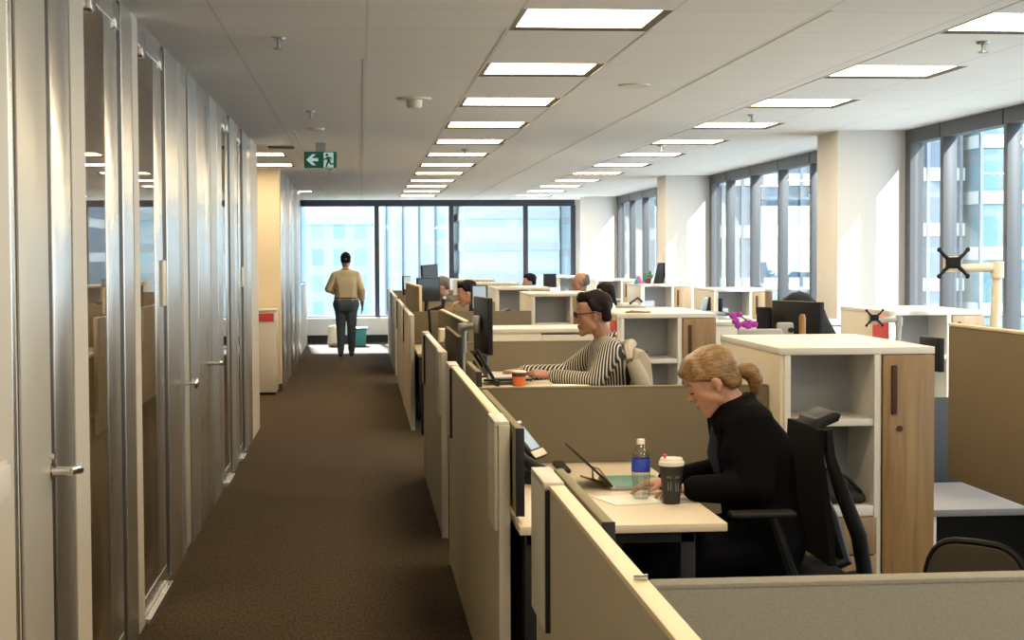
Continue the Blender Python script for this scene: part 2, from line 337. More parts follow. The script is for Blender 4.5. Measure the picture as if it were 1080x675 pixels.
for k in range(10): mb.box(-1.2+.52*k, -1.19+.52*k, YB-.285, YB-.27, .16, .44)
struct('trim_3', mb, 'wall', label='white radiator cover under the far windows', cat='radiator cover')
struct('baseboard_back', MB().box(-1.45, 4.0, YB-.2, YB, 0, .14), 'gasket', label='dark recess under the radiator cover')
# right wall: columns and windows
cols = ((13.4, 14.02), (21.14, 21.76), (28.9, 29.5), (5.65, 6.25), (-2.1, -1.5))
for n, (a, b) in enumerate(cols):
    struct('wall_right_column_%d' % (n+1), MB().box(4.0, XR+.06, a, b, 0, 2.8, .004), 'wall', label='white square column by the windows, %s' % ('nearest in view', 'middle one', 'farthest', 'outside the view', 'behind the camera')[n], cat='column')
struct('wall_right', MB().box(XR, XR+.06, -4, YB+.3, 0, .45).box(XR, XR+.06, 29.5, YB+.3, .45, 2.8).box(XR+.01, XR+.06, -4, YB+.3, 2.56, 2.8), 'wall', label='white wall below and above the right windows')
spans = [(6.25, 13.4, 12.54), (14.02, 21.14, 20.15), (21.76, 28.9, 27.55), (-1.5, 5.65, 4.8)]
for n, (a, b, m0) in enumerate(spans):
    d = .085
    w = tag(obj('window_%d' % (n+2), MB().box(XR-d, XR+.03, a, b, 2.535, CZ+.1).box(XR-d, XR+.03, a, b, .44, .50).box(XR-d, XR+.03, b-.13, b-.0, .5, 2.54), 'mull', smooth=False),
            ('right window band nearest the camera', 'right window band between the two columns', 'farthest right window band', 'right window band outside the view')[n], 'window', kind='structure')
    ms = []; y = m0
    while y > a+.3: ms.append(y); y -= 1.28
    ms = ms[::-1]
    for y in ms: obj('mullion', MB().box(XR-d, XR+.03, y-.035, y+.035, .5, 2.54, .004), 'mull', w)
    ed = [a]+ms+[b-.13]
    for y0, y1 in zip(ed, ed[1:]): obj('pane', MB().box(XR-.035, XR-.03, y0+.035, y1-.03, .5, 2.54), 'glass', w, smooth=False)
    obj('sill', MB().box(XR-.30, XR-d, a, b, .40, .46, .006), 'white', w)
    for y in ms: obj('header_seam', MB().box(XR-d-.004, XR-d+.01, y+.04, y+.052, 2.54, CZ), 'gasket', w, smooth=False)

# ------------------------------------------------------------------ left partition of doors, glass and aluminium
parts = [(-4, 4.57, 'trimb', -.956), (4.57, 4.61, 'alu', -.954), (4.61, 4.64, 'trimb', -.957), (5.56, 5.83, 'trimb', -.957), (5.545, 5.56, 'gasket', -.962),
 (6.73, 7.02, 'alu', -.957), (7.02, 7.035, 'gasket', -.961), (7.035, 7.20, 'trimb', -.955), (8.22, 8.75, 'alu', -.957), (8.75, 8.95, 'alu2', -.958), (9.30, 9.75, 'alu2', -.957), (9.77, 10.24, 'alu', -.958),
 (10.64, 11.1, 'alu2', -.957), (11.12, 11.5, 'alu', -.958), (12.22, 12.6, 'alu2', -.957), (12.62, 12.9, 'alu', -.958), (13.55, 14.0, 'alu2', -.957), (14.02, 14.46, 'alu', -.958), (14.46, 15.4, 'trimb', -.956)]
for k, (a, b, m_, xf_) in enumerate(parts):
    mb = MB().box(-1.06, xf_, a, b, 0, CZ+.02, .003)
    if m_.startswith('alu') and b-a > .15:
        n = max(1, int((b-a)/.30))
        for i in range(1, n): mb.box(-1.0, xf_+.003, a+(b-a)*i/n-.05, a+(b-a)*i/n+.05, .02, CZ, .003)
    struct('wall_left_post_%d' % (k+1), mb, m_, label={'alu': 'brushed aluminium post of the left partition', 'alu2': 'grey aluminium post of the left partition', 'trimb': 'beige trim of the left partition', 'gasket': 'black joint of the left partition'}[m_], cat='partition post', smooth=False)
def glass_bay(n, g0, g1, s1, k1):       # pane g0-g1, metal stile g1-s1, black joint s1-k1
    w = tag(obj('window_%d' % n, MB().box(-1.06, -.955, g0-.01, k1, 0, .03), 'alu', smooth=False), 'left partition glass bay with aluminium stile, %s' % ORD[n-6], 'window', kind='structure')
    obj('pane', MB().box(-.966, -.962, g0, g1, .10, 2.56), 'pglass', w, smooth=False)
    obj('bottom_rail', MB().box(-1.05, -.957, g0, s1, .03, .11, .004).box(-1.05, -.928, g0, s1, 0, .03, .004), 'alu', w, smooth=False)
    obj('top_rail', MB().box(-1.05, -.957, g0, s1, 2.54, CZ+.02, .004), 'alu', w, smooth=False)
    obj('stile', MB().box(-1.03, -.959, g1, s1, .11, 2.54, .003), 'alu', w)
    obj('joint', MB().box(-1.06, -.966, s1, k1, .02, CZ+.02), 'gasket', w, smooth=False)
    obj('track_shoe', MB().box(-.99, -.945, g0+.1, g0+.2, 2.50, 2.60, .004).box(-1.0, -.95, s1-.06, s1+.03, 2.52, 2.62, .004), 'chrome', w)
    return w
glass_bay(6, 5.83, 6.30, 6.615, 6.73)
b2 = glass_bay(7, 7.20, 7.76, 8.05, 8.22)
obj('hinge', MB().box(-.97, -.945, 7.93, 8.07, 1.38, 1.60, .004), 'plate', b2)
glass_bay(8, 11.5, 11.8, 12.0, 12.22)
b4 = glass_bay(9, 12.9, 13.05, 13.22, 13.55)
obj('hinge', MB().box(-.965, -.945, 13.2, 13.36, 1.37, 1.53, .004), 'plate', b4)
def lever(door, y, z, d=1):
    mb = MB().cyl((-.965, y, z), (-.90, y, z), .014).tube([(-.905, y-.01, z), (-.895, y+.05*d, z-.002), (-.895, y+.12*d, z-.012), (-.905, y+.165*d, z-.004)], [.014, .015, .014, .011], 12)
    mb.cyl((-.965, y, z), (-.958, y, z), .027, seg=24)
    obj('handle', mb, 'chrome', door)
d1 = tag(obj('door_1', MB().box(-1.03, -.961, 4.71, 5.145, .01, 2.56, .003), 'leaf'), 'pale flat office door with lever handle, nearest on the left', 'door', kind='structure')
obj('stile', MB().box(-1.03, -.960, 5.22, 5.545, .01, 2.60, .004), 'alu', d1); obj('joint', MB().box(-1.05, -.968, 4.64, 4.71, 0, CZ+.02).box(-1.05, -.966, 5.145, 5.22, 0, CZ+.02), 'gasket', d1, smooth=False)
obj('door_head', MB().box(-1.05, -.965, 4.64, 5.56, 2.56, CZ+.02), 'alu', d1, smooth=False); lever(d1, 5.13, .955); obj('key_cylinder', MB().cyl((-.97, 5.13, 1.0), (-.948, 5.13, 1.0), .012), 'chrome', d1)
for n, a, b, hy, hz in ((2, 8.95, 9.24, 8.99, .925), (3, 10.24, 10.62, 10.50, .94)):
    d = tag(obj('door_%d' % n, MB().box(-1.03, -.962, a, b, .01, 2.56, .004), 'leaf' if n == 2 else 'alu'), ('pale narrow door leaf with round handle, second on the left', 'aluminium door leaf with lever handle, third on the left')[n-2], 'door', kind='structure')
    obj('joint', MB().box(-1.05, -.966, b, b+(.06 if n == 2 else .02), 0, CZ+.02), 'gasket', d, smooth=False); obj('door_head', MB().box(-1.05, -.96, a, b, 2.56, CZ+.02), 'alu', d, smooth=False)
    if n == 3: lever(d, hy-.06, hz)
    else: obj('handle', MB().cyl((-.965, hy, hz), (-.92, hy, hz), .012).ell((-.905, hy, hz), (.02, .03, .03)), 'chrome', d)
solo('wall_box', MB().box(-.957, -.922, 4.15, 4.37, .985, 1.075, .004).box(-.957, -.945, 4.30, 4.44, 1.066, 1.078, .002), 'lid', 'beige box fixed on the left wall before the first door', 'wall box')
# offices behind the glass
struct('wall_left_office', MB().box(-4.2, -4.1, -4, YB, 0, 2.8).box(-4.1, -1.06, 4.5, 4.56, 0, 2.8).box(-4.1, -1.06, 10.0, 10.06, 0, 2.8).box(-4.1, -1.06, 15.34, 15.4, 0, 2.8), 'beige', label='beige inner walls of the offices behind the glass')
cb = thing('office_cabinet', 'tan low cabinet behind the nearest left glass pane', 'cabinet', (-1.75, 7.2, 0))
obj('body', MB().box(-2.1, -1.4, 6.4, 8.0, .05, .72, .005), 'cream', cb); obj('top', MB().box(-2.12, -1.38, 6.38, 8.02, .72, .75, .004), 'oak', cb); obj('plinth', MB().box(-2.05, -1.45, 6.45, 7.95, 0, .05), 'black', cb)
# recess wall further along and the partition behind it
struct('wall_left_recess', MB().box(-4.1, -.955, 19.55, 19.8, 0, 2.8), 'beige', label='warm beige wall end facing down the aisle')
struct('baseboard_left', MB().box(-1.05, -.945, 19.54, 19.72, 0, .09), 'lampframe', label='brown skirting on the beige wall end')
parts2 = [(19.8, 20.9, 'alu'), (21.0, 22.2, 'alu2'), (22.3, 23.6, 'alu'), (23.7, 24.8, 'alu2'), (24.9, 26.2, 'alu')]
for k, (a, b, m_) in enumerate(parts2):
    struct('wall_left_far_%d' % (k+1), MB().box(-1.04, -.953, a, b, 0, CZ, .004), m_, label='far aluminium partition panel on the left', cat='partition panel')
struct('wall_left_far_glass', MB().box(-1.02, -1.01, 26.2, 30.5, 1.15, CZ), 'glass', label='glass above the far grey partition', cat='glass', smooth=False)
solo('partition_screen', MB().box(-1.05, -.98, 26.25, 29.9, 0, 1.12, .01), 'grey', 'low grey partition at the far left end of the aisle', 'partition')
bx = thing('recycling_cabinet', 'white cabinet with a red label against the beige wall', 'cabinet', (-1.15, 19.25, 0))
obj('body', MB().box(-1.32, -.985, 19.05, 19.5, .03, .97, .008), 'white', bx); obj('top', MB().box(-1.33, -.98, 19.04, 19.51, .97, 1.0, .006), 'white', bx)
obj('red_label', MB().box(-1.19, -1.01, 19.035, 19.05, .86, .95), 'red', bx, label='red label'); obj('plinth', MB().box(-1.3, -1.0, 19.08, 19.48, 0, .03), 'black', bx)

# ------------------------------------------------------------------ ceiling lights
def make_lamp():
    t = thing('ceiling_light', 'x', 'ceiling light', (0, 0, 0), 0, 'recessed ceiling lights')
    mb = MB(); w = GP; b = .034; zi = .009
    o_ = [(0, 0), (w, 0), (w, w), (0, w)]; i_ = [(b, b), (w-b, b), (w-b, w-b), (b, w-b)]
    A = [mb.bm.verts.new((x, y, 0)) for x, y in o_]; B = [mb.bm.verts.new((x, y, zi)) for x, y in i_]; C_ = [mb.bm.verts.new((x, y, .07)) for x, y in o_]; D = [mb.bm.verts.new((x, y, .07)) for x, y in i_]
    for k in range(4):
        l = (k+1) % 4
        mb.bm.faces.new((A[k], A[l], B[l], B[k])); mb.bm.faces.new((A[k], C_[k], C_[l], A[l])); mb.bm.faces.new((C_[k], D[k], D[l], C_[l])); mb.bm.faces.new((B[k], B[l], D[l], D[k]))
    obj('frame', mb, 'lampframe', t, smooth=False, local=True)
    obj('diffuser', MB().box(b+.001, w-b-.001, b+.001, w-b-.001, zi+.002, zi+.012), 'lamp', t, smooth=False, local=True)
    return t
L0 = None
for rn, (x, ys_) in rows.items():
    for k, y in enumerate(ys_):
        lab = 'lit square ceiling light, %s from the camera in the row %s' % (ORD[k], {'aisle': 'above the aisle-side desks', 'window': 'nearer the right windows', 'recess': 'above the left recess'}[rn])
        if L0 is None: L0 = make_lamp(); L0.location = (x, y, CZ); L0['label'] = lab
        else: dup(L0, (x, y, CZ), 0, lab)
# unseen area lights added to carry both light rows on; no fittings built
for x in (GX, 2.715):
    for k in range(1, 6):
        ld = bpy.data.lights.new('unseen_row_light', 'AREA'); ld.shape = 'SQUARE'; ld.size = .56; ld.color = LAMP_C; ld.energy = LAMP_E*PI*.56*.56
        lo = bpy.data.objects.new('unseen_row_light', ld); COL.objects.link(lo); lo.location = (x+GP/2, GY-LROW*k+GP/2, CZ-.005)
# sprinklers, detector, exit sign, diffusers
def sprinkler(x, y, lab):
    t = thing('sprinkler_head', lab, 'sprinkler', (x, y, CZ), 0, 'ceiling sprinklers')
    obj('escutcheon', MB().lathe([(0, 0), (.035, 0), (.03, -.012), (0, -.012)], (0, 0, 0), 18), 'steel', t, local=True)
    obj('stem', MB().cyl((0, 0, -.01), (0, 0, -.05), .009, seg=10), 'steel', t, local=True); obj('deflector', MB().cyl((0, 0, -.05), (0, 0, -.055), .024, seg=14), 'steel', t, local=True)
for x, y, l in ((-.378, 7.8, 'small ceiling sprinkler nearest on the left above the aisle'), (-.345, 11.7, 'small ceiling sprinkler second along above the aisle'), (-.36, 15.6, 'small ceiling sprinkler just beyond the exit sign'), (-.35, 19.5, 'small ceiling sprinkler farthest along above the aisle'),
                (3.04, 7.75, 'small ceiling sprinkler before the first window-side light'), (2.9, 11.9, 'small ceiling sprinkler between the second and third window-side lights'), (2.85, 15.3, 'small ceiling sprinkler farther along the window-side lights'), (1.02, 15.9, 'small ceiling sprinkler among the aisle-side lights')): sprinkler(x, y, l)
t = thing('smoke_detector', 'white round detector with a stepped base on the ceiling', 'detector', (.36, 10.75, CZ))
obj('base', MB().lathe([(0, 0), (.11, 0), (.11, -.012), (0, -.012)]), 'plate', t, local=True); obj('body', MB().lathe([(0, -.012), (.055, -.012), (.05, -.055), (.042, -.065), (0, -.065)]), 'plate', t, local=True)
solo('ceiling_speaker', MB().lathe([(0, 0), (.10, 0), (.095, -.008), (0, -.008)], (1.67, 9.85, CZ)), 'plate', 'flat round cover on the ceiling right of the second light', 'ceiling cover')
solo('ceiling_vent', MB().box(-.86, -.62, 15.5, 15.75, CZ-.012, CZ, .003), 'lampframe', 'small dark square vent on the ceiling at the partition end', 'vent')
solo('ceiling_detector', MB().lathe([(0, 0), (.07, 0), (.06, -.02), (0, -.02)], (-.35, 13.3, CZ)), 'plate', 'low white disc on the ceiling before the exit sign', 'detector')
ex = thing('exit_sign', 'green running man exit sign with left arrow hanging over the aisle', 'exit sign', (-.357, 15, 2.42))
obj('housing', MB().box(-.505, -.21, 15, 15.04, 2.42, 2.568, .004), 'green', ex); obj('mount', MB().box(-.40, -.31, 15.01, 15.03, 2.568, CZ), 'grey', ex, smooth=False)
def S(u, v): return (-.505+.295*u, 2.42+.148*v)       # sign face coordinates
fy = (14.996, 15.0005)
obj('arrow', MB().prism([S(*p) for p in ((.06, .5), (.25, .84), (.36, .84), (.235, .60), (.43, .60), (.43, .41), (.235, .41), (.36, .16), (.25, .16))], 'y', *fy), 'signw', ex, smooth=False)
obj('white_door', MB().prism([S(*p) for p in ((.60, .02), (.90, .02), (.90, .95), (.60, .95))], 'y', *fy), 'signw', ex, smooth=False)
mb = MB(); fy2 = (14.992, 14.9965)
def limb(a, b, w):
    a, b = Vector(S(*a)), Vector(S(*b)); n = (b-a).normalized(); n = Vector((-n.y, n.x))*w/2
    mb.prism([tuple(a+n), tuple(b+n), tuple(b-n), tuple(a-n)], 'y', *fy2)
c_ = S(.70, .80); mb.prism([(c_[0]+.013*math.cos(2*PI*k/12), c_[1]+.013*math.sin(2*PI*k/12)) for k in range(12)], 'y', *fy2)
limb((.72, .68), (.76, .40), .030); limb((.73, .66), (.63, .52), .012); limb((.63, .52), (.57, .52), .012); limb((.74, .66), (.82, .62), .012); limb((.82, .62), (.84, .50), .012)
limb((.75, .42), (.70, .24), .016); limb((.70, .24), (.67, .03), .015); limb((.77, .42), (.81, .24), .016); limb((.81, .24), (.90, .24), .014)
obj('running_figure', mb, 'green', ex, smooth=False)

# ------------------------------------------------------------------ storage cabinets
def make_cabinet(D):
    t = thing('storage_cabinet', 'x', 'cabinet', (0, 0, 0), 0, 'storage cabinets at the bay ends')
    w, h, th = .64, 1.226, .028; xd = .385
    mb = MB().box(0, th, 0, D, .06, h-.03, .002).box(xd, xd+.03, 0, D, .06, h-.03, .002).box(w-th, w, .02, D, .06, h-.03, .002).box(th, w-th, D-.02, D, .06, h-.03).box(th, w-th, .01, D-.02, .06, .09)
    mb.box(th, xd, .004, D-.02, .515, .56, .002)
    obj('carcass', mb, 'white', t, local=True)
    obj('side_panel', MB().box(-.018, 0, .004, D, .0, h-.03, .002), 'cream', t, local=True)
    obj('top', MB().box(-.02, w+.004, -.004, D+.004, h-.03, h, .003), 'white', t, local=True)
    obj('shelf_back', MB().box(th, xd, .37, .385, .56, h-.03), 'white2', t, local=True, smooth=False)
    obj('shelf', MB().box(th, xd, .01, .37, .895, .925, .002), 'white', t, local=True)
    for z0, z1 in ((.09, .35), (.356, .512)): obj('drawer_front', MB().box(.012, xd+.01, -.008, .012, z0, z1, .002), 'oak', t, local=True)
    d = obj('door', MB().box(xd+.034, w, -.012, .010, .07, h-.033, .002), 'oak', t, local=True)
    obj('handle', MB().box(xd+.068, xd+.092, -.022, -.011, .945, 1.15, .003), 'sleeve', d, local=True); obj('lock', MB().cyl((xd+.105, -.02, .885), (xd+.105, -.011, .885), .012, seg=14), 'sleeve', d, local=True)
    obj('plinth', MB().box(.02, w-.02, .04, D-.03, 0, .06), 'black', t, local=True, smooth=False)
    return t
cabA = make_cabinet(1.12); cabA.location = (1.752, 6.62, 0); cabA['label'] = 'cream storage cabinet with an oak door behind the blond woman'
CABS = [((1.70, 10.60), 'storage cabinet right behind the man in glasses, short stick on its top'), ((1.72, 16.3), 'aisle-row storage cabinet showing above the man in glasses, left of his head'),
        ((1.62, 19.4), 'aisle-row storage cabinet behind the navy-haired person, dark shelf'), ((1.56, 22.5), 'low-looking aisle-row cabinet just behind and left of the dark-shelf one'), ((1.50, 26.0), 'farthest aisle-row cabinet, a thin top edge before the far window')]
for (x, y), l in CABS: dup(cabA, (x, y, 0), 0, l)
CABS2 = [((3.58, 10.72), 'sunlit white-topped cabinet by the right windows beside the monitor arms'), ((3.93, 17.8), 'storage cabinet in front of the middle right windows'), ((3.63, 20.8), 'storage cabinet carrying the black easel frame'),
         ((3.67, 25.2), 'far right-row cabinet behind the seated long-haired person'), ((3.46, 28.4), 'farthest right-row cabinet beside the balding head')]
for (x, y), l in CABS2: dup(cabA, (x, y, 0), 0, l)
# red panels standing on the cabinet sides
for x, y, w_, l in ((1.70, 10.60, .26, 'red sheet on the side of the cabinet behind the man in glasses'), (3.58, 10.72, .32, 'red sheet on the side of the sunlit window cabinet')):
    solo('red_sheet', MB().box(x-.026, x-.018, y+.02, y+.02+w_, .86, 1.18, .002), 'red', l, 'red sheet', smooth=False)
solo('brown_stick', MB().tube([(1.76, 10.75, 1.231), (1.80, 10.74, 1.236), (1.88, 10.74, 1.232), (1.93, 10.74, 1.232)], [.005, .009, .006, .005], 8), 'amber', 'short amber brown stick lying on the cabinet behind the man', 'stick')
bg = thing('black_bag', 'slumped black bag on the lower shelf of the front cabinet', 'bag', (1.95, 6.72, .56))
obj('body', MB().hull([((1.91, 6.75, .60), .035), ((1.93, 6.85, .70), .03), ((2.115, 6.76, .585), .022), ((1.95, 6.66, .60), .03), ((2.10, 6.68, .585), .02)]), 'bag', bg); obj('strap', MB().tube([(1.93, 6.70, .70), (1.98, 6.68, .715), (2.05, 6.68, .66), (2.10, 6.67, .61)], .007, 8), 'black', bg)

# ------------------------------------------------------------------ aisle panels (end of each pair of desks), dividers and screens
PX = .452; PT = .036; PH = 1.06
def aisle_panel(y0, y1, lab, cap='cap', x=PX):
    t = thing('end_panel', lab, 'partition panel', (x+PT/2, (y0+y1)/2, 0), 0, 'laminate end panels along the aisle')
    obj('board', MB().box(x, x+PT, y0+.02, y1-.02, .012, PH-.012, .001), 'panel', t, smooth=False)
    obj('top_cap', MB().box(x-.001, x+PT+.001, y0+.30, y1-.30, PH-.012, PH, .002), cap, t)
    for a in (y0, y1-.02): obj('edge_trim', MB().box(x-.001, x+PT+.001, a, a+.02, .0, PH-.006, .003), 'edge', t)
    for a, b in ((y0, y0+.30), (y1-.30, y1)):
        obj('end_plate', MB().box(x-.014, x-.0005, a+.012, b, .70, PH+.004, .003).box(x-.014, x+PT, a+.006, b, PH-.011, PH+.006, .002), 'edge', t)
        obj('joint', MB().box(x-.012, x-.0002, b if a == y0 else a-.008, b+.008 if a == y0 else a, .70, PH-.012), 'gasket', t, smooth=False)
    return t
aisle_panel(1.15, 4.20, 'cream laminate end panel nearest the camera')
aisle_panel(5.36, 8.45, 'cream laminate end panel beside the blond woman\'s desk, second from the camera')
aisle_panel(9.25, 11.85, 'narrow-looking end panel, third from the camera, cap whitened for window light', 'white')
for a, b, l in ((15.0, 17.5, 'end panel fourth from the camera, near edge lit white'), (17.75, 20.6, 'end panel fifth along the aisle'), (21.9, 24.7, 'end panel sixth along the aisle'), (24.9, 27.6, 'farthest end panel along the aisle')): aisle_panel(a, b, l, 'white')  # white caps from the third panel on paint in brightness from the window sky
def divider(y, x0, x1, lab, mat='fabric', z1=PH):
    t = thing('divider', lab, 'divider', ((x0+x1)/2, y, 0), 0, 'fabric dividers between bays')
    obj('fabric_face', MB().box(x0, x1, y, y+.05, .06, z1-.008, .004), mat, t); obj('top_trim', MB().box(x0, x1, y-.001, y+.051, z1-.010, z1, .003), mat, t)
    obj('foot_rail', MB().box(x0, x1, y+.005, y+.045, 0, .06), 'black2', t, smooth=False)
DX0 = PX+PT+.002
divider(2.70, DX0, 2.60, 'grey fabric divider in front, nearest the camera', 'fabric2')
divider(6.80, DX0, 1.730, 'taupe fabric divider behind the blond woman\'s desk')
divider(10.45, DX0, 1.675, 'taupe fabric divider behind the man in glasses')
divider(16.1, DX0, 1.69, 'fabric divider beyond the man in glasses, under the storage cabinet')
divider(19.3, DX0, 1.59, 'fabric divider by the portrait monitor'); divider(22.6, DX0, 1.53, 'far fabric divider under the grey-haired head')
divider(25.9, DX0, 1.47, 'farthest fabric divider before the window')
def screen(x, y0, y1, z0, z1, lab, mat='fabric3', rot=0, edge='black2', cap=None):
    t = thing('desk_screen', lab, 'desk screen', (x, (y0+y1)/2, z0), rot, 'fabric desk screens')
    L = (y1-y0)/2
    obj('fabric_face', MB().box(-.014, .014, -L+.006, L, 0, z1-z0, .006), mat, t, local=True)
    obj('edge_strip', MB().box(-.0145, .0145, -L, -L+.006, 0, z1-z0, .002), edge, t, local=True)
    if cap: obj('top_cap', MB().box(-.02, .02, -L, L, z1-z0-.004, z1-z0+.012, .003), cap, t, local=True)
screen(.517, 3.38, 4.25, .60, 1.055, 'olive fabric desk screen over the nearest end panel')
screen(.512, 5.25, 6.78, .765, 1.055, 'olive fabric desk screen left of the desk phone')
screen(.565, 7.82, 8.62, .745, 1.055, 'small fabric desk screen below the man\'s monitors')
screen(.545, 9.0, 10.35, .87, 1.165, 'grey fabric desk screen behind the third end panel', 'fabric')
screen(.80, 12.9, 16.0, .745, 1.085, 'desk screen with a maple cap beyond the third end panel', 'fabric', .02, 'black2', 'cap')
screen(.56, 16.3, 18.6, .90, 1.30, 'tall desk screen with a maple edge by the portrait monitor', 'fabric', .03, 'cap', 'cap')
t = thing('desk_screen', 'large brown desk screen at the right edge beside the oak cabinet', 'desk screen', (2.28, 5.1, .76))
obj('fabric_face', MB().box(2.268, 2.296, 3.9, 6.12, .745, 1.335, .006), 'brown', t); obj('top_trim', MB().box(2.266, 2.298, 3.9, 6.12, 1.335, 1.347, .003), 'cap', t)

# ------------------------------------------------------------------ desks
def desk(x0, x1, y0, y1, z, lab, mat='desk', modesty=True):
    t = thing('desk', lab, 'desk', ((x0+x1)/2, (y0+y1)/2, 0), 0, 'work desks')
    obj('worktop', MB().box(x0, x1, y0, y1, z-.028, z, .003), mat, t)
    for x in (x0+.05, x1-.12):
        for y in (y0+.08, y1-.08): obj('leg', MB().box(x-.025, x+.025, y-.025, y+.025, 0, z-.028, .003), 'black2', t)
    for a in (y0+.055, y1-.105): obj('frame_rail', MB().box(x0+.03, x1-.1, a, a+.05, z-.07, z-.028), 'black2', t, smooth=False)
    if modesty: obj('shade_modesty_panel', MB().box(x0+.02, x0+.04, y0+.12, y1-.12, .2, z-.03), 'black', t, smooth=False)  # black panel, partly painting in the shadow under the desk
    obj('cross_bar', MB().box(x0+.03, x1-.1, y0+.07, y0+.09, .30, .34), 'steel', t, smooth=False)
    return t
desk(.505, 1.188, 2.76, 4.25, .74, 'cream desk hidden behind the nearest end panel')
desk(.505, 1.188, 5.20, 6.79, .74, 'cream desk the blond woman works at')
desk(.505, 1.188, 6.86, 8.38, .74, 'cream desk across the divider from the blond woman')
desk(.56, 1.30, 8.95, 10.42, .87, 'raised desk of the man in glasses')
desk(.505, 1.188, 10.52, 12.05, .74, 'desk behind the divider of the man in glasses')
desk(.505, 1.188, 16.2, 17.6, .74, 'desk of the person holding a hand to the face'); desk(.505, 1.188, 17.75, 19.25, .74, 'desk under the portrait monitor'); desk(.505, 1.188, 22.7, 24.2, .74, 'desk under the farthest small monitor'); desk(.505, 1.188, 14.5, 16.05, .74, 'desk before the fourth end panel divider')
t = thing('low_bench', 'bluish white low bench right of the oak cabinet under the large brown screen', 'bench', (2.95, 7.05, 0))
obj('bench_top', MB().box(2.40, 3.5, 6.66, 7.46, .50, .53, .003), 'bench', t)  # top coloured darker and bluer to paint in shade and window light
for x in (2.40, 3.47): obj('side_panel', MB().box(x, x+.03, 6.68, 7.46, 0, .50, .003), 'white', t)
obj('back_panel', MB().box(2.43, 3.47, 7.42, 7.45, .02, .50), 'black2', t, smooth=False)
desk(1.95, 3.2, 8.32, 9.7, .74, 'desk behind the front cabinet carrying the black monitor'); desk(2.50, 3.75, 7.78, 8.25, .74, 'desk at the right carrying the tall monitor arm')
desk(2.45, 3.1, 23.0, 23.9, .74, 'far desk under the dark blue monitor'); desk(2.42, 3.45, 15.2, 16.2, 1.06, 'raised desk between the middle cabinets', 'grey')
desk(1.85, 2.5, 20.7, 22.2, .74, 'desk of the balding man')
# white credenzas one bay further on
def credenza(x0, x1, y0, y1, h, lab):
    t = thing('credenza', lab, 'credenza', ((x0+x1)/2, (y0+y1)/2, 0), 0, 'white storage credenzas')
    obj('body', MB().box(x0, x1, y0+.01, y1, .05, h-.03, .003), 'white', t); obj('top', MB().box(x0-.005, x1+.005, y0, y1+.005, h-.03, h, .003), 'white', t)
    xm = x0+(x1-x0)*.52
    obj('flap', MB().box(xm, x1-.02, y0, y0+.011, h-.30, h-.045, .003), 'white', t); obj('grip_slot', MB().box(xm, x1-.02, y0-.002, y0+.012, h-.045, h-.036), 'sleeve', t, smooth=False)
    obj('plinth', MB().box(x0+.03, x1-.03, y0+.03, y1-.03, 0, .05), 'black', t, smooth=False)
credenza(.90, 1.78, 12.2, 12.85, 1.06, 'long white credenza behind the man\'s divider'); credenza(2.5, 3.95, 12.75, 13.25, 1.075, 'white credenza before the nearest column')

# ------------------------------------------------------------------ office chairs
def make_chair(lab, mat_back='mesh', group='office chairs', top=1.0, arms=True, low=False):
    t = thing('office_chair', lab, 'chair', (0, 0, 0), 0, group)
    obj('seat', MB().box(-.23, .25, -.24, .24, .405, .475, .03, seg=3), 'mesh', t, local=True)
    cv = [(-.13, .52), (-.12, .66), (-.10, .80), (-.085, .90), (-.09, top)]
    if low:
        ol = [(.175*math.copysign(abs(math.cos(a))**.55, math.cos(a)), top-.20+.20*math.copysign(abs(math.sin(a))**.7, math.sin(a))) for a in (2*PI*k/32 for k in range(32))]
        obj('backrest', MB().prism(ol, 'x', -.27, -.235, .006), mat_back, t, local=True); obj('back_frame', MB().tube([(-.252, y*1.04, (z-top+.2)*1.04+top-.2) for y, z in ol+ol[:1]], .012, 8), 'black', t, local=True)
        obj('back_post', MB().tube([(-.10, 0, .42), (-.24, 0, .42), (-.285, 0, .50), (-.275, 0, top-.12)], .026, 8), 'black', t, local=True)
    else: obj('backrest', MB().sheet(cv, 'y', -.21, .21, .024), mat_back, t, local=True)
    mb = MB()
    for y in (-.19, .19) if not low else (): mb.tube([(-.16, y*.55, .44), (-.27, y*.7, .47), (-.235, y*.9, .62), (-.165, y, .78), (-.125, y, .90), (-.115, y, top)], [.03, .034, .03, .026, .02, .016], 10)
    if not low: obj('back_frame', mb, 'black', t, local=True)
    if not low: obj('hanger_bar', MB().prism([(-.075, top-.05), (-.095, top+.03), (-.165, top+.055), (-.19, top+.045), (-.18, top+.02), (-.13, top-.0), (-.115, top-.06)], 'y', -.11, .11, .006), 'black2', t, local=True)
    if arms:
        for y in (-.29, .29): a = obj('armrest', MB().box(.03, .26, y-.035, y+.035, .712, .734, .009), 'black2', t, local=True); obj('arm_post', MB().tube([(.0, y*.8, .42), (.03, y, .48), (.11, y, .715)], [.02, .022, .02], 8), 'black', a, local=True)
    obj('column', MB().cyl((0, 0, .10), (0, 0, .30), .028).cyl((0, 0, .28), (0, 0, .38), .02).box(-.12, .12, -.07, .07, .37, .41, .01), 'black', t, local=True)
    for k in range(5):
        a = 2*PI*k/5+.3; l = obj('base_leg', MB().tube([(0, 0, .11), (.15*math.cos(a), .15*math.sin(a), .10), (.30*math.cos(a), .30*math.sin(a), .075)], [.026, .022, .016], 8), 'black2', t, local=True)
        obj('caster', MB().cyl((.30*math.cos(a)-.022*math.sin(a), .30*math.sin(a)+.022*math.cos(a), .03), (.30*math.cos(a)+.022*math.sin(a), .30*math.sin(a)-.022*math.cos(a), .03), .03, seg=14), 'black', l, local=True)
    return t
ch = make_chair('black office chair the blond woman sits on'); ch.location = (1.515, 5.76, 0); ch.rotation_euler = (0, 0, PI)
dup(ch, (1.49, 9.55, 0), PI, 'office chair of the man in glasses, pale jacket over it')
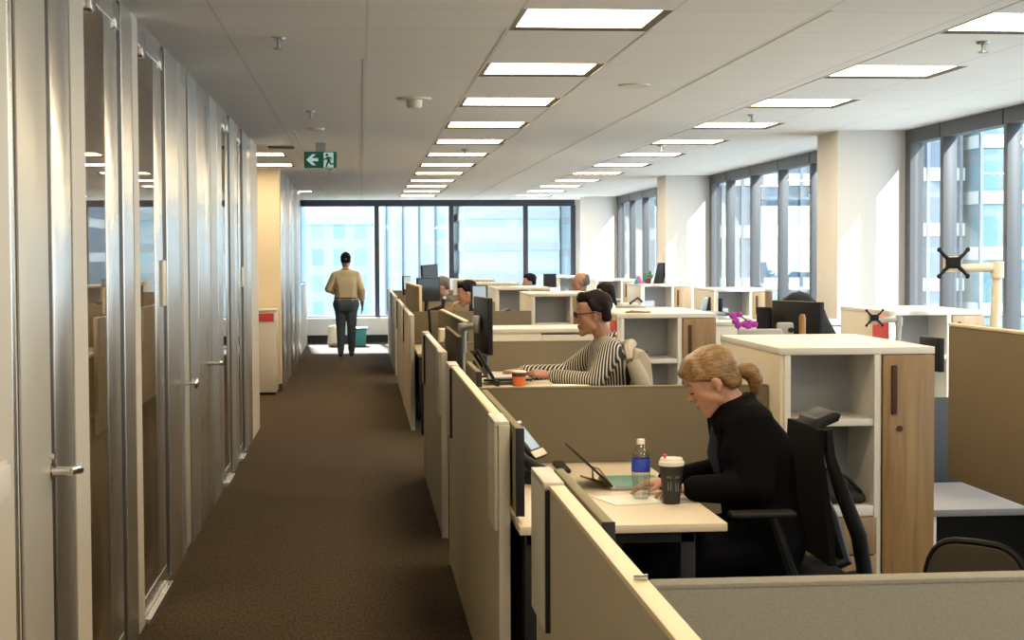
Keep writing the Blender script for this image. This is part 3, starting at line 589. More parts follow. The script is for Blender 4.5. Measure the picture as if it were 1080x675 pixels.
dup(ch, (1.37, 17.0, 0), PI, 'office chair of the navy-haired person'); dup(ch, (2.2, 12.15, 0), 2.6, 'black office chair behind the second cabinet, only its dark top showing'); dup(ch, (2.98, 21.2, 0), PI, 'office chair of the balding man'); dup(ch, (1.22, 21.0, 0), PI, 'office chair of the grey-haired person'); dup(ch, (2.86, 18.2, 0), PI, 'office chair of the long-haired person'); dup(ch, (2.74, 24.7, 0), PI, 'office chair of the person nearest the far window')
c2 = make_chair('dark office chair under the right desk, curved back towards the camera', 'chairmesh', 'office chairs', .69, False, True); c2.location = (2.135, 5.15, 0); c2.rotation_euler = (0, 0, .72)
dup(ch, (2.80, 10.35, 0), -2.3, 'office chair carrying the dark coat beyond the black monitor')

# ------------------------------------------------------------------ things on the desks
def monitor(lab, x, y, z, rot, w, h, zc, tilt=0, panel='black', front='screen', foot=True, name='monitor', group=None):
    """faces local +x; z is the surface it stands on, zc the panel's centre height above it"""
    t = thing(name, lab, 'monitor', (x, y, z), rot, group)
    T = Matrix.Translation((0, 0, zc)) @ Matrix.Rotation(tilt, 4, 'X')
    obj('panel', MB().box(-.018, .012, -w/2, w/2, -h/2, h/2, .006, T), panel, t, local=True)
    obj('screen', MB().box(.012, .0135, -w/2+.012, w/2-.012, -h/2+.014, h/2-.012, 0, T), front, t, local=True, smooth=False)
    if foot:
        obj('neck', MB().tube([(-.05, 0, .01), (-.055, 0, zc*.5), (-.03, 0, zc)], [.022, .02, .018], 8), 'black2', t, local=True)
        obj('base', MB().box(-.14, .08, -.11, .11, 0, .014, .006), 'black2', t, local=True)
    return t
# the man's workplace
monitor('dark monitor seen from behind in front of the man in glasses', .72, 9.58, .87, .09, .52, .33, .335, foot=False)
t = thing('monitor_stand', 'silver monitor arm post beside the man\'s dark monitor', 'monitor arm', (.62, 9.95, .87))
obj('post', MB().cyl((.62, 9.95, .87), (.62, 9.95, 1.15), .016).cyl((.62, 9.95, 1.02), (.62, 9.95, 1.16), .026), 'steel', t); obj('clamp', MB().box(.575, .66, 9.9, 10.0, .842, .885, .004), 'black2', t)
obj('arm', MB().tube([(.62, 9.95, 1.17), (.66, 9.75, 1.19), (.695, 9.6, 1.205)], .02, 8).cyl((.62, 9.95, 1.14), (.62, 9.95, 1.20), .028), 'steel', t); obj('hub', MB().box(.66, .70, 9.53, 9.65, 1.16, 1.26, .008), 'steel', t)
t = thing('laptop', 'blue-grey laptop propped under the man\'s dark monitor', 'laptop', (.76, 9.5, .87))
obj('lid', MB().box(.715, .725, 9.28, 9.66, .915, 1.035, .004), 'bluegrey', t); obj('base', MB().box(.72, .96, 9.28, 9.66, .905, .918, .004), 'grey', t)
t = thing('laptop_stand', 'black sloping laptop stand with thin legs', 'stand', (.74, 9.3, .87))
obj('leg', MB().tube([(.655, 9.22, 1.08), (.77, 9.22, .875)], .010, 8), 'black', t); obj('leg', MB().tube([(.655, 9.62, 1.05), (.77, 9.62, .875)], .010, 8), 'black', t); obj('bar', MB().tube([(.655, 9.22, 1.06), (.655, 9.62, 1.045)], .010, 8).box(.70, .98, 9.3, 9.34, .893, .903).box(.70, .98, 9.58, 9.62, .893, .903).box(.76, .78, 9.2, 9.64, .87, .90), 'black', t)
cb_ = MB()
for k in range(4):
    cb_.tube([(.60+.02*k, 9.20+.05*k, .878), (.615+.012*k, 9.2+.03*k, .96), (.64, 9.25+.04*k, 1.01-.02*k), (.67, 9.35, .96), (.66+.01*k, 9.42, .879)], .007, 6)
solo('cable_bundle', cb_, 'black', 'tangle of black cables below the man\'s monitor arm', 'cables')
t = thing('coffee_cup', 'small orange cup with dark rim by the man\'s hand', 'cup', (.895, 9.22, .87))
obj('cup_body', MB().lathe([(0, 0), (.031, 0), (.040, .055), (0, .055)], (0, 0, 0)), 'orange', t, local=True); obj('rim_band', MB().lathe([(.040, .055), (.0425, .078), (0, .078)]), 'sleeve', t, local=True); obj('lid', MB().lathe([(.044, .078), (.044, .084), (.038, .088), (0, .088)]), 'lid', t, local=True)
solo('phone_handset', MB().box(1.06, 1.20, 9.05, 9.12, .872, .884, .004, Matrix.Rotation(0, 4, 'Z')), 'paper', 'small white card on the desk of the man in glasses', 'card')
solo('notebook', MB().box(.78, 1.0, 9.72, 9.98, .871, .885, .003), 'paper', 'white pad on the desk of the man in glasses', 'pad')
# the woman's workplace
ph = thing('desk_phone', 'black desk phone with a tilted lit display left on the woman\'s desk', 'phone', (.64, 6.28, .74), -.42)
obj('base', MB().prism([(-.10, 0), (.11, 0), (.11, .018), (-.05, .085), (-.10, .085)], 'y', -.10, .10, .005), 'black2', ph, local=True)
Td = Matrix.Translation((.0, -.01, .155)) @ Matrix.Rotation(-.72, 4, 'Y')
obj('display', MB().box(-.010, .010, -.075, .075, -.085, .085, .006, Td), 'black2', ph, local=True)
obj('display_glass', MB().box(.010, .0115, -.052, .052, -.045, .055, 0, Td), 'lit', ph, local=True, smooth=False)
obj('silver_bezel', MB().box(.008, .0125, -.073, .073, -.083, -.052, .002, Td).box(-.011, .012, -.074, .074, .074, .087, .003, Td), 'plate', ph, local=True)
obj('display_stand', MB().hull([((-.06, 0, .07), .03), ((-.03, 0, .14), .025)]), 'black', ph, local=True)
hs = obj('handset', MB().tube([(-.09, -.115, .12), (-.05, -.12, .125), (.03, -.12, .095), (.11, -.12, .045)], [.026, .02, .02, .028], 10), 'black', ph, local=True)
obj('keypad', MB().box(.03, .09, -.06, .06, .03, .038, .002, Matrix.Rotation(.38, 4, 'Y') @ Matrix.Translation((-.012, 0, .032))), 'dial', ph, local=True)
solo('dark_remote', MB().box(.79, .835, 6.45, 6.72, .741, .758, .005), 'black2', 'thin dark strip lying on the desk right of the phone', 'strip')
lp = thing('tablet_laptop', 'thin laptop with teal keyboard opened towards the blond woman', 'laptop', (1.05, 6.1, .74))
Tl = Matrix.Translation((.93, 6.12, .752)) @ Matrix.Rotation(math.radians(-47), 4, 'Y')
obj('lid', MB().box(-.004, .004, -.15, .15, 0, .195, .003, Tl), 'black2', lp); obj('lid_screen', MB().box(.004, .0052, -.14, .14, .01, .185, 0, Tl), 'screen', lp, smooth=False)
obj('base', MB().box(.92, 1.15, 5.96, 6.28, .741, .752, .003), 'grey', lp); obj('keyboard', MB().box(.94, 1.135, 5.97, 6.27, .752, .7545, .001), 'teal', lp)
solo('paper_sheet', MB().box(-.15, .16, -.11, .11, .741, .7425, 0, Matrix.Translation((1.0, 5.74, 0)) @ Matrix.Rotation(.25, 4, 'Z')), 'paper', 'white sheet of paper under the water bottle', 'paper', smooth=False)
solo('thin_cable', MB().tube([(.86, 6.35, .744), (.90, 6.22, .744), (.935, 6.10, .745), (.93, 6.06, .76), (.90, 6.12, .80), (.885, 6.2, .80), (.88, 6.15, .76), (.91, 6.05, .745), (.95, 6.0, .745)], .004, 6), 'amber', 'thin brown looped cable behind the laptop', 'cable')
bt = thing('water_bottle', 'clear plastic water bottle with blue label and white cap', 'bottle', (.995, 5.74, .743))
obj('bottle_body', MB().lathe([(0, .004), (.024, 0), (.032, .012), (.031, .03), (.0335, .05), (.032, .06), (.0335, .09), (.0325, .10), (.0325, .142), (.0335, .15), (.030, .165), (.018, .186), (.0125, .192), (.0125, .205)]), 'water', bt, local=True)
obj('label_band', MB().lathe([(.0333, .098), (.0337, .099), (.0337, .144), (.0333, .145)]), 'blue', bt, local=True, label='blue label')
obj('cap', MB().lathe([(0, .196), (.0145, .196), (.0145, .212), (.013, .2145), (0, .2145)]), 'lid', bt, local=True)
cp = thing('coffee_cup', 'tall dark paper coffee cup with white lid and red stick', 'cup', (1.085, 5.63, .741))
obj('cup_body', MB().lathe([(0, 0), (.0295, 0), (.0425, .138), (0, .138)]), 'cupd', cp, local=True)
obj('lid', MB().lathe([(.0425, .134), (.0455, .136), (.0455, .148), (.041, .151), (.039, .160), (.037, .162), (.035, .158), (0, .158)]), 'lid', cp, local=True)
obj('stopper', MB().cyl((-.025, -.01, .156), (-.025, -.01, .170), .004).ell((-.025, -.01, .172), (.009, .006, .005)), 'red', cp, local=True, label='red stopper stick')
pm = MB()
for a0, z0, z1 in ((-1.30, .045, .095), (-1.05, .050, .052), (-2.1, .05, .09)):
    for k in range(4):
        a = a0+.09*k; r = .0295+.013*(z0/.138)+.0008
        if k in (0, 3): pm.box(r*math.cos(a)-.0012, r*math.cos(a)+.0012, r*math.sin(a)-.002, r*math.sin(a)+.002, z0, z1)
for a0 in (-1.2, -2.0):
    for zz in (.094, .098):
        for k in range(7):
            a = a0-.2+.07*k; r = .0295+.013*(zz/.138)+.0006
            pm.box(r*math.cos(a)-.0016, r*math.cos(a)+.0016, r*math.sin(a)-.0016, r*math.sin(a)+.0016, zz, zz+.0012)
obj('printed_marks', pm, 'mark', cp, local=True, smooth=False)
solo('metal_peg', MB().tube([(.462, 2.74, 1.0655), (.486, 2.735, 1.066)], [.0045, .0055], 10), 'chrome', 'small metal peg on the nearest end panel where the front divider meets it', 'peg')
t = thing('magazine_file', 'beige magazine file with a dark finger slot beyond the third end panel', 'file', (.52, 11.35, .74))
obj('body', MB().box(.545, .63, 11.3, 11.58, .742, 1.10, .004), 'cream', t); obj('finger_slot', MB().box(.575, .600, 11.297, 11.301, .98, 1.04), 'black', t, smooth=False)
# beyond the front cabinet
monitor('black monitor seen from behind beyond the oak cabinet', 2.46, 9.0, .74, .30, .50, .33, .445, name='monitor')
monitor('narrow dark monitor left of the bigger black one beyond the oak cabinet', 2.33, 9.25, .74, .55, .10, .30, .42)
t = thing('monitor_hub', 'grey bracket behind the black monitor', 'bracket', (2.37, 8.7, .74))
obj('bracket', MB().box(2.245, 2.335, 8.62, 8.66, 1.13, 1.245, .012), 'grey', t); obj('knob', MB().cyl((2.315, 8.62, 1.205), (2.315, 8.60, 1.205), .014), 'black', t); obj('post', MB().cyl((2.285, 8.64, .742), (2.285, 8.64, 1.14), .018), 'grey', t)
solo('copper_tube', MB().lathe([(0, 0), (.018, 0), (.018, .22), (.012, .235), (0, .235)], (2.375, 8.60, 1.055)).box(2.345, 2.405, 8.57, 8.63, .742, 1.055, .006), 'amber', 'copper coloured tube in front of the black monitor', 'tube')
t = thing('orchid', 'purple orchid bloom behind the front cabinet', 'plant', (2.05, 8.55, .74))
obj('pot', MB().lathe([(0, 0), (.045, 0), (.06, .11), (.052, .11), (.048, .09), (0, .09)], (2.05, 8.55, .742)), 'white', t); obj('stem', MB().tube([(2.05, 8.55, .83), (2.03, 8.54, 1.1), (1.99, 8.52, 1.29), (2.01, 8.5, 1.29), (2.06, 8.5, 1.25)], .005, 6), 'leafg', t)
for (px_, pz, r) in ((1.97, 1.29, .022), (1.985, 1.262, .022), (2.005, 1.295, .02), (2.0, 1.24, .022), (2.035, 1.245, .024), (2.06, 1.252, .020), (2.055, 1.235, .022), (2.085, 1.243, .022)):
    obj('petal', MB().ell((px_, 8.50, pz), (r, .010, r*.8), Matrix.Rotation(random.uniform(-.6, .6), 3, 'Y'), 2), 'purple', t)
obj('leaf', MB().ell((2.03, 8.53, .86), (.12, .03, .012), Matrix.Rotation(-.3, 3, 'Y'), 2), 'leafg', t)
t = thing('desk_screen', 'grey rounded screen top beside the purple orchid', 'desk screen', (2.09, 8.36, .745)); obj('fabric_face', MB().box(1.96, 2.20, 8.34, 8.37, .742, 1.225, .014), 'grey', t)
def vesa_arm(lab, x, y, zbase, zh, side, s=1.0, mat='plate', prong=.075, rot=0):
    """monitor arm without a monitor: post, boom, tilt head and X plate facing -y"""
    t = thing('monitor_stand', lab, 'monitor arm', (x, y, zbase), rot, 'monitor arms without monitors')
    bx_ = side*.235*s
    obj('post', MB().tube([(0, 0, 0), (0, 0, zh*.45)], .024*s, 14), 'steel', t, local=True); obj('clamp', MB().box(-.05, .05, -.05, .05, -.028-.02, .012, .005).box(-.05, .05, -.05, .05, 0, .02, .004), mat, t, local=True)
    obj('upright', MB().hull([((0, 0, zh*.42), .026*s), ((.02*s, 0, zh-.03*s), .024*s)]).cyl((.02*s, 0, zh-.05*s), (.02*s, 0, zh+.035*s), .034*s, seg=20), mat, t, local=True)
    obj('boom', MB().hull([((.02*s, 0, zh+.005), .026*s), ((bx_, -.01, zh+.0), .018*s)]), mat, t, local=True)
    hd = obj('tilt_head', MB().box(bx_-.038*s, bx_+.038*s, -.05, -.005, zh-.02, zh+.062*s, .006), mat, t, local=True)
    pl = MB().box(bx_-.04*s, bx_+.04*s, -.058, -.05, zh+.0, zh+.058*s, .004)
    for sx in (-1, 1):
        for sz in (-1, 1): pl.tube([(bx_+sx*.03*s, -.054, zh+.028*s+sz*.022*s), (bx_+sx*.055*s, -.056, zh+.028*s+sz*.045*s), (bx_+sx*prong*s, -.056, zh+.028*s+sz*.068*s)], [.011*s, .009*s, .008*s], 8).ell((bx_+sx*prong*s, -.056, zh+.028*s+sz*.068*s), (.013*s, .005, .013*s), None, 2)
    obj('mount_plate', pl, 'black', t, local=True)
    return t
vesa_arm('tall beige monitor arm with an empty black mount at the right window', 3.20, 8.0, .74, .80, -1, .98)
vesa_arm('low grey monitor arm with an empty mount before the sunlit cabinet', 3.0, 8.9, .74, .50, -1, .62, 'grey')
monitor('small black monitor edge right of the oak cabinet', 2.865, 7.95, .74, .12, .22, .17, .37, panel='black')
solo('blue_grey_panel', MB().box(2.68, 3.4, 7.72, 7.745, .0, .91, .004), 'darkblue', 'dark blue-grey panel right of the oak cabinet below the cables', 'panel')
solo('white_cables', MB().tube([(2.745, 7.82, .745), (2.755, 7.81, .90), (2.78, 7.82, .99), (2.80, 7.82, .93), (2.77, 7.82, .88), (2.75, 7.81, .90)], .007, 6), 'black', 'looped black cable right of the oak cabinet', 'cable')
solo('white_box', MB().box(2.72, 2.84, 7.86, 7.90, .741, 1.0, .006), 'white', 'white box behind the looped cable right of the oak cabinet', 'box')
# far desks
monitor('dark portrait monitor standing high in the far bays', .79, 18.7, .74, -.9, .24, .34, .60, .06, 'black2')
monitor('dark monitor below the portrait one', .74, 17.9, .74, -1.05, .30, .26, .50, 0, 'black2')
monitor('small monitor at the far left end of the bays', .66, 23.5, .74, -.35, .34, .20, .48, 0, 'black2', 'lit')
monitor('pale blue lit monitor beside the navy-haired person', 1.13, 15.6, .74, -1.25, .16, .24, .47, 0, 'black2', 'lit')
monitor('dark blue monitor before the far window', 2.74, 23.5, .74, -1.3, .20, .20, .50, 0, 'black2')
t = thing('desk_lamp', 'dark low arm with a white tip beyond the fourth divider', 'lamp', (.70, 15.4, .74))
obj('base', MB().cyl((.66, 15.4, .742), (.66, 15.4, .76), .06), 'black', t); obj('arm', MB().tube([(.66, 15.4, .75), (.64, 15.4, 1.10), (.72, 15.4, 1.115), (.77, 15.4, 1.13), (.785, 15.4, 1.20)], [.014, .014, .022, .024, .016], 8), 'black2', t); obj('tip', MB().ell((.787, 15.4, 1.213), (.018, .014, .014)), 'paper', t)
# colourful things and the easel on the cabinet by the middle column
t = thing('picture_easel', 'black easel-backed frame standing on a right-row cabinet', 'frame', (3.96, 21.2, 1.226))
obj('frame_back', MB().prism([(3.845, 1.228), (3.975, 1.228), (4.045, 1.505), (3.91, 1.505)], 'y', 21.2, 21.225, .003), 'black', t)
obj('strut', MB().prism([(3.965, 1.36), (4.005, 1.395), (4.075, 1.31), (4.085, 1.228), (4.035, 1.228), (4.03, 1.285)], 'y', 21.19, 21.28, .003), 'black', t)
t = thing('potted_plant', 'small dark leafy plant on the right-row cabinet', 'plant', (3.80, 21.35, 1.226))
obj('pot', MB().lathe([(0, 0), (.035, 0), (.045, .07), (0, .07)], (3.80, 21.35, 1.227)), 'sleeve', t)
lm = MB()
for k in range(14): lm.ell((3.80+random.uniform(-.06, .06), 21.35+random.uniform(-.04, .04), 1.32+random.uniform(-.03, .06)), (.03, .012, .016), Euler((random.uniform(0, 3), random.uniform(0, 3), 0)).to_matrix(), 1)
obj('leaves', lm, 'leafg', t)
solo('pink_card', MB().prism([(3.66, 1.228), (3.71, 1.228), (3.67, 1.33), (3.61, 1.33)], 'y', 21.2, 21.23, .003), 'pink', 'pink folded card on the right-row cabinet', 'card'); solo('teal_card', MB().prism([(3.585, 1.228), (3.655, 1.228), (3.64, 1.29), (3.60, 1.30)], 'y', 21.15, 21.18, .003), 'tealbin', 'teal card left of the pink one', 'card')
t = thing('desk_phone', 'black desk phone standing in the shelf of the cabinet before the middle windows', 'phone', (4.03, 17.95, .925))
obj('base', MB().prism([(3.97, .926), (4.12, .926), (4.12, .95), (3.99, .985)], 'y', 17.85, 18.0, .005), 'black', t); obj('handset', MB().box(3.985, 4.035, 17.9, 17.95, .96, 1.12, .012), 'black', t)
t = thing('tablet', 'small tablet with bright screen leaning on the raised desk', 'tablet', (3.36, 15.8, 1.06))
obj('back', MB().prism([(3.375, 1.062), (3.42, 1.062), (3.42, 1.19), (3.40, 1.20)], 'y', 15.7, 15.82, .003), 'black', t); obj('screen', MB().prism([(3.335, 1.064), (3.375, 1.064), (3.40, 1.195), (3.365, 1.17)], 'y', 15.71, 15.81, .002), 'lit', t)
t = thing('paper_tray', 'grey tray holding papers on the raised desk', 'tray', (2.58, 15.5, 1.06))
obj('tray', MB().box(2.46, 2.70, 15.3, 15.6, 1.062, 1.125, .004), 'grey', t); obj('papers', MB().box(2.48, 2.64, 15.32, 15.58, 1.125, 1.15, .003), 'paper', t); obj('dark_clip', MB().tube([(2.55, 15.3, 1.15), (2.64, 15.4, 1.20), (2.70, 15.5, 1.16)], .012, 6), 'black', t)
bn = thing('waste_bin', 'teal recycling bin by the far window beside the walking man', 'bin', (-.12, 29.2, 0))
obj('bin_body', MB().prism([(-.20, 0), (.07, 0), (.10, .30), (-.23, .30)], 'y', 29.1, 29.4, .01), 'tealbin', bn); obj('rim', MB().box(-.24, .11, 29.08, 29.42, .30, .33, .008), 'tealbin', bn)
solo('white_bag', MB().hull([((-.55, 29.2, .06), .06), ((-.45, 29.25, .07), .07), ((-.48, 29.2, .34), .04), ((-.55, 29.2, .33), .03)]), 'paper', 'white bag left of the walking man at the far window', 'bag')
# jacket and coat on chair backs
jk = thing('jacket', 'pale grey jacket hung over the man\'s chair back', 'jacket', (1.62, 9.55, .5))
obj('back_panel', MB().prism([(1.555, .62), (1.565, .86), (1.575, 1.0), (1.60, 1.06), (1.635, 1.065), (1.675, 1.0), (1.69, .82), (1.705, .60), (1.63, .58)], 'y', 9.30, 9.80, .02), 'jacket', jk)
obj('collar', MB().tube([(1.56, 9.36, 1.0), (1.565, 9.45, 1.07), (1.60, 9.55, 1.085), (1.565, 9.65, 1.07), (1.56, 9.74, 1.0)], [.02, .03, .032, .03, .02], 8), 'jacket', jk)
obj('sleeve', MB().tube([(1.56, 9.27, 1.0), (1.60, 9.25, .90), (1.655, 9.27, .75), (1.66, 9.28, .62)], [.04, .055, .05, .045], 10), 'jacket', jk); obj('sleeve', MB().tube([(1.60, 9.82, 1.02), (1.63, 9.84, .85), (1.64, 9.83, .62)], [.05, .055, .045], 10), 'jacket', jk)
ct = thing('coat', 'dark coat draped tall over a chair beyond the black monitor', 'coat', (2.76, 10.4, .5))
obj('body', MB().hull([((2.76, 10.4, 1.22), .10), ((2.85, 10.4, 1.27), .105), ((2.94, 10.42, 1.20), .10)]).hull([((2.70, 10.4, 1.16), .10), ((2.96, 10.42, 1.14), .10), ((2.66, 10.4, .62), .10), ((3.0, 10.42, .62), .12)]), 'coat', ct)
obj('sleeve', MB().tube([(2.95, 10.32, 1.20), (3.02, 10.30, 1.05), (3.04, 10.30, .85), (3.02, 10.3, .68)], [.06, .07, .06, .05], 10), 'coat', ct); obj('hood', MB().ell((2.84, 10.36, 1.31), (.09, .07, .06)), 'coat', ct)
solo('dark_cardigan', MB().hull([((2.02, 12.12, 1.02), .05), ((2.12, 12.06, 1.15), .055), ((2.28, 12.02, 1.15), .055), ((2.38, 12.06, 1.02), .05), ((2.04, 12.12, .72), .05), ((2.36, 12.06, .72), .05)]), 'coat', 'black garment rounded over a chair behind the second cabinet', 'garment')

# ------------------------------------------------------------------ city outside
def tower(lab, x0, x1, y, d, z1, mat, sx=0, sz=0, slabs=True, fins=True, z0=-45):
    t = thing('office_tower', lab, 'building', ((x0+x1)/2, y+d/2, z0), 0, 'buildings outside')
    obj('facade', MB().box(x0, x1, y, y+d, z0, z1), mat, t, smooth=False)
    if slabs and sz:
        mb = MB(); z = z1
        while z > -14: mb.box(x0-.1, x1+.1, y-.18, y+d+.1, z-.9, z); z -= sz
        obj('floor_band', mb, 'slab', t, smooth=False)
    if fins and sx:
        mb = MB(); x = x0
        while x <= x1: mb.box(x-.1, x+.1, y-.3, y, -14, z1); x += sx
        obj('fin', mb, 'fin', t, smooth=False)
    obj('parapet', MB().box(x0-.2, x1+.2, y-.2, y+d+.2, z1, z1+1.0), 'slab', t, smooth=False)
tower('pale low building with square windows seen through the first far pane', -30, 1.4, 200, 30, 5.4, 't_pale', slabs=False)
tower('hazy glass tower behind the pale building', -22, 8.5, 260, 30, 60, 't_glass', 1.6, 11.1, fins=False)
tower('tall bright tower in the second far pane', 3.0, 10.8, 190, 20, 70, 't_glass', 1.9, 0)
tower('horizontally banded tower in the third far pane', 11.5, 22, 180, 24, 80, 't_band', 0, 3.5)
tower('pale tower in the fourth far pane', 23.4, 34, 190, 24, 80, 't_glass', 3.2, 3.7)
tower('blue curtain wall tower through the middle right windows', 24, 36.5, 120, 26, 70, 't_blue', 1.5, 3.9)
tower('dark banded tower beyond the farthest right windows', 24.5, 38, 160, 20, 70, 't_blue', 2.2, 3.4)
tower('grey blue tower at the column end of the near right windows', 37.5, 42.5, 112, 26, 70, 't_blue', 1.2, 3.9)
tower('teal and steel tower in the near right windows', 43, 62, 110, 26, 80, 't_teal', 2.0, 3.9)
struct('ground_1', MB().box(-300, 400, 31.5, 700, -46, -45), 'street', label='street level far below outside', cat='street')

# ------------------------------------------------------------------ people
def remesh(mb, voxel, smooth_it=4, name='tmp'):
    bmesh.ops.recalc_face_normals(mb.bm, faces=mb.bm.faces)
    me = bpy.data.meshes.new(name); mb.bm.to_mesh(me); mb.bm.free()
    o = bpy.data.objects.new(name, me); COL.objects.link(o)
    r = o.modifiers.new('r', 'REMESH'); r.mode = 'VOXEL'; r.voxel_size = voxel
    s = o.modifiers.new('s', 'SMOOTH'); s.factor = .5; s.iterations = smooth_it
    dg = bpy.context.evaluated_depsgraph_get(); me2 = bpy.data.meshes.new_from_object(o.evaluated_get(dg))
    bpy.data.objects.remove(o); bpy.data.meshes.remove(me); return me2
def robj(name, mb, voxel, mat, parent=None, sm=4):
    me = remesh(mb, voxel, sm, name); finish(me, mat); me.set_sharp_from_angle(angle=PI)
    o = bpy.data.objects.new(name, me); COL.objects.link(o)
    if parent: o.parent = parent
    return o
def V(*a): return Vector(a)
def cap(mb, a, b, ra, rb): mb.hull([(a, ra), (b, rb)]); return mb
def hand(mb, w, f, n, s, curl=.35, k=1.0, spread=1.0):
    """w wrist, f towards the fingers, n out of the back of the hand, s towards the thumb"""
    f, n, s = V(*f).normalized(), V(*n).normalized(), V(*s).normalized(); w = V(*w)
    mb.hull([(w, .022*k), (w+(f*.085+s*.030)*k, .0125*k), (w+(f*.082-s*.030)*k, .0115*k), (w+(f*.035+s*.026)*k, .015*k), (w+(f*.03-s*.024)*k, .014*k)])
    for i, (bf, bs, L, r) in enumerate(((.086, .030, .072, .0085), (.090, .010, .080, .0088), (.087, -.011, .074, .0083), (.078, -.030, .058, .0074))):
        p = w+(f*bf+s*bs*1.05)*k; c = 0
        for seg, fr in enumerate((.45, .31, .24)):
            c += curl*(1.0+.12*i); d = f*math.cos(c)-n*math.sin(c)+s*(bs*2.2*spread if seg == 0 else 0); q = p+d*(L*fr*k); cap(mb, p, q, r*k*(1-.10*seg), r*k*(1-.10*(seg+1))); p = q
    p = w+(f*.028+s*.026)*k; q = p+(f*.030+s*.030-n*.012)*k; cap(mb, p, q, .013*k, .0105*k); e = q+(f*.032+s*.008-n*.012)*k; cap(mb, q, e, .0105*k, .008*k)
def head_frame(c, pitch, k=1.0, yaw=0):
    R = Matrix.Rotation(yaw, 3, 'Z') @ Matrix.Rotation(pitch, 3, 'Y')
    return (lambda f, s, u: V(*c)+R @ (V(f, s, u)*k)), R
def head(mb, hf, R, k=1.0, female=False):
    E = lambda c, r: mb.ell(hf(*c), tuple(x*k for x in r), R, 3)
    Hh = lambda L: mb.hull([(hf(*c), r*k) for c, r in L])
    E((-.012, 0, .040), (.097, .074, .084)); E((.012, 0, .012), (.078, .066, .085))
    Hh([((.052, .028, .055), .033), ((.052, -.028, .055), .033), ((.060, .026, .005), .030), ((.060, -.026, .005), .030)])
    Hh([((.052, .036, -.022), .026), ((.052, -.036, -.022), .026), ((.066, .018, -.060), .020), ((.066, -.018, -.060), .020), ((.020, .050, -.055), .018), ((.020, -.050, -.055), .018)])
    j = .86 if female else 1
    Hh([((.070, .010*j, -.098), .0185*j), ((.070, -.010*j, -.098), .0185*j), ((.015, .050*j, -.066), .017), ((.015, -.050*j, -.066), .017), ((.055, 0, -.070), .022)])
    Hh([((.080, 0, .020), .0085), ((.103, 0, -.016), .0085)]); Hh([((.103, 0, -.018), .0105), ((.084, 0, -.022), .013)])
    for s in (-1, 1):
        E((.092, s*.0115, -.022), (.010, .008, .008)); E((.0785, s*.031, .008), (.011, .0145, .0095))
        Hh([((.076, s*.014, .027), .0085), ((.070, s*.046, .027), .0085)]); E((.060, s*.040, -.016), (.018, .014, .016))
        E((-.006, s*.075, -.004), (.018, .008, .026)); E((-.002, s*.079, .010), (.014, .008, .014)); E((.002, s*.075, -.028), (.009, .007, .010))
    E((.0865, 0, -.0535), (.0095, .021, .0058)); E((.0845, 0, -.0655), (.0095, .018, .0065))
def person(lab, loc, yaw, J, skin='skin', k=1.0, voxel=.0065, hands=True, female=False):
    """J: joints in local metres, x forward, y left; the body is one continuous surface"""
    mb = MB(); hf, R = head_frame(J['head'], J.get('pitch', 0), k, J.get('hyaw', 0)); head(mb, hf, R, k, female)
    g = J.get('girth', 1.0)
    cap(mb, V(*J['neck']), hf(-.018, 0, -.045), .052*k, .050*k)
    torso(mb, J, 0, g); arms(mb, J, 0, g); legs(mb, J, 0, g)
    if hands:
        for sd_ in 'LR':
            w, e = V(*J['wr'+sd_]), V(*J['el'+sd_]); f = J.get('hf'+sd_) or tuple(w-e); n = J.get('hn'+sd_, (0, 0, 1)); th = V(*n).cross(V(*f))*(-1 if sd_ == 'L' else 1)
            hand(mb, w+(w-e).normalized()*.012, f, n, J.get('ht'+sd_) or tuple(th), J.get('curl', .35), .92 if female else 1.0)
    o = robj('person', mb, voxel, skin); o.location = loc; o.rotation_euler = (0, 0, yaw); tag(o, lab, 'person')
    return o, hf, R
def torso(mb, J, d, g=1.0, low=True):
    P_, C_, N_ = V(*J['hip']), V(*J['chest']), V(*J['neck']); sd_ = V(*J.get('side', (0, 1, 0))); mid = P_.lerp(C_, .5)
    pl = [(P_+sd_*.075, .105*g+d), (P_-sd_*.075, .105*g+d)]; wl = [(mid+sd_*.062, .098*g+d), (mid-sd_*.062, .098*g+d)]; cl = [(C_+sd_*.082, .108*g+d), (C_-sd_*.082, .108*g+d)]
    sl = [(V(*J['shL']), .056+d), (V(*J['shR']), .056+d)]
    mb.hull(pl+wl); mb.hull(wl+cl); mb.hull(cl+[(V(*J['shL'])-sd_*.03, .060+d), (V(*J['shR'])+sd_*.03, .060+d)]); mb.hull(sl+[(N_-V(0, 0, .035), .050+d), (C_.lerp(N_, .6), .085*g+d)])
def arms(mb, J, d, g=1.0, trim=0):
    for s in 'LR':
        a, b, c = V(*J['sh'+s]), V(*J['el'+s]), V(*J['wr'+s]); c = c.lerp(b, trim)
        cap(mb, a, b, .054*g+d, .041*g+d); cap(mb, b, c, .041*g+d, .027*g+d)
def legs(mb, J, d, g=1.0, feet=True, trim=0):
    for s in 'LR':
        h = V(*J['hip'])+V(*J.get('side', (0, 1, 0)))*(.085 if s == 'L' else -.085); kn, an = V(*J['kn'+s]), V(*J['an'+s]); a2 = an.lerp(kn, trim)
        cap(mb, h, kn, .088*g+d, .060*g+d); cap(mb, kn, a2, .060*g+d, .043+d)
        if feet: foot(mb, J, s, 0)
def foot(mb, J, s, d):
    an = V(*J['an'+s]); t = V(*J.get('toe', (1, 0, 0))).normalized(); lift = J.get('tip'+s, 0)
    mb.hull([(an+t*-.03+V(0, 0, -.045), .032+d), (an+V(0, 0, -.01), .040+d), (an+t*.10+V(0, 0, -.055-lift*.3), .026+d), (an+t*.17+V(0, 0, -.060-lift), .020+d)])
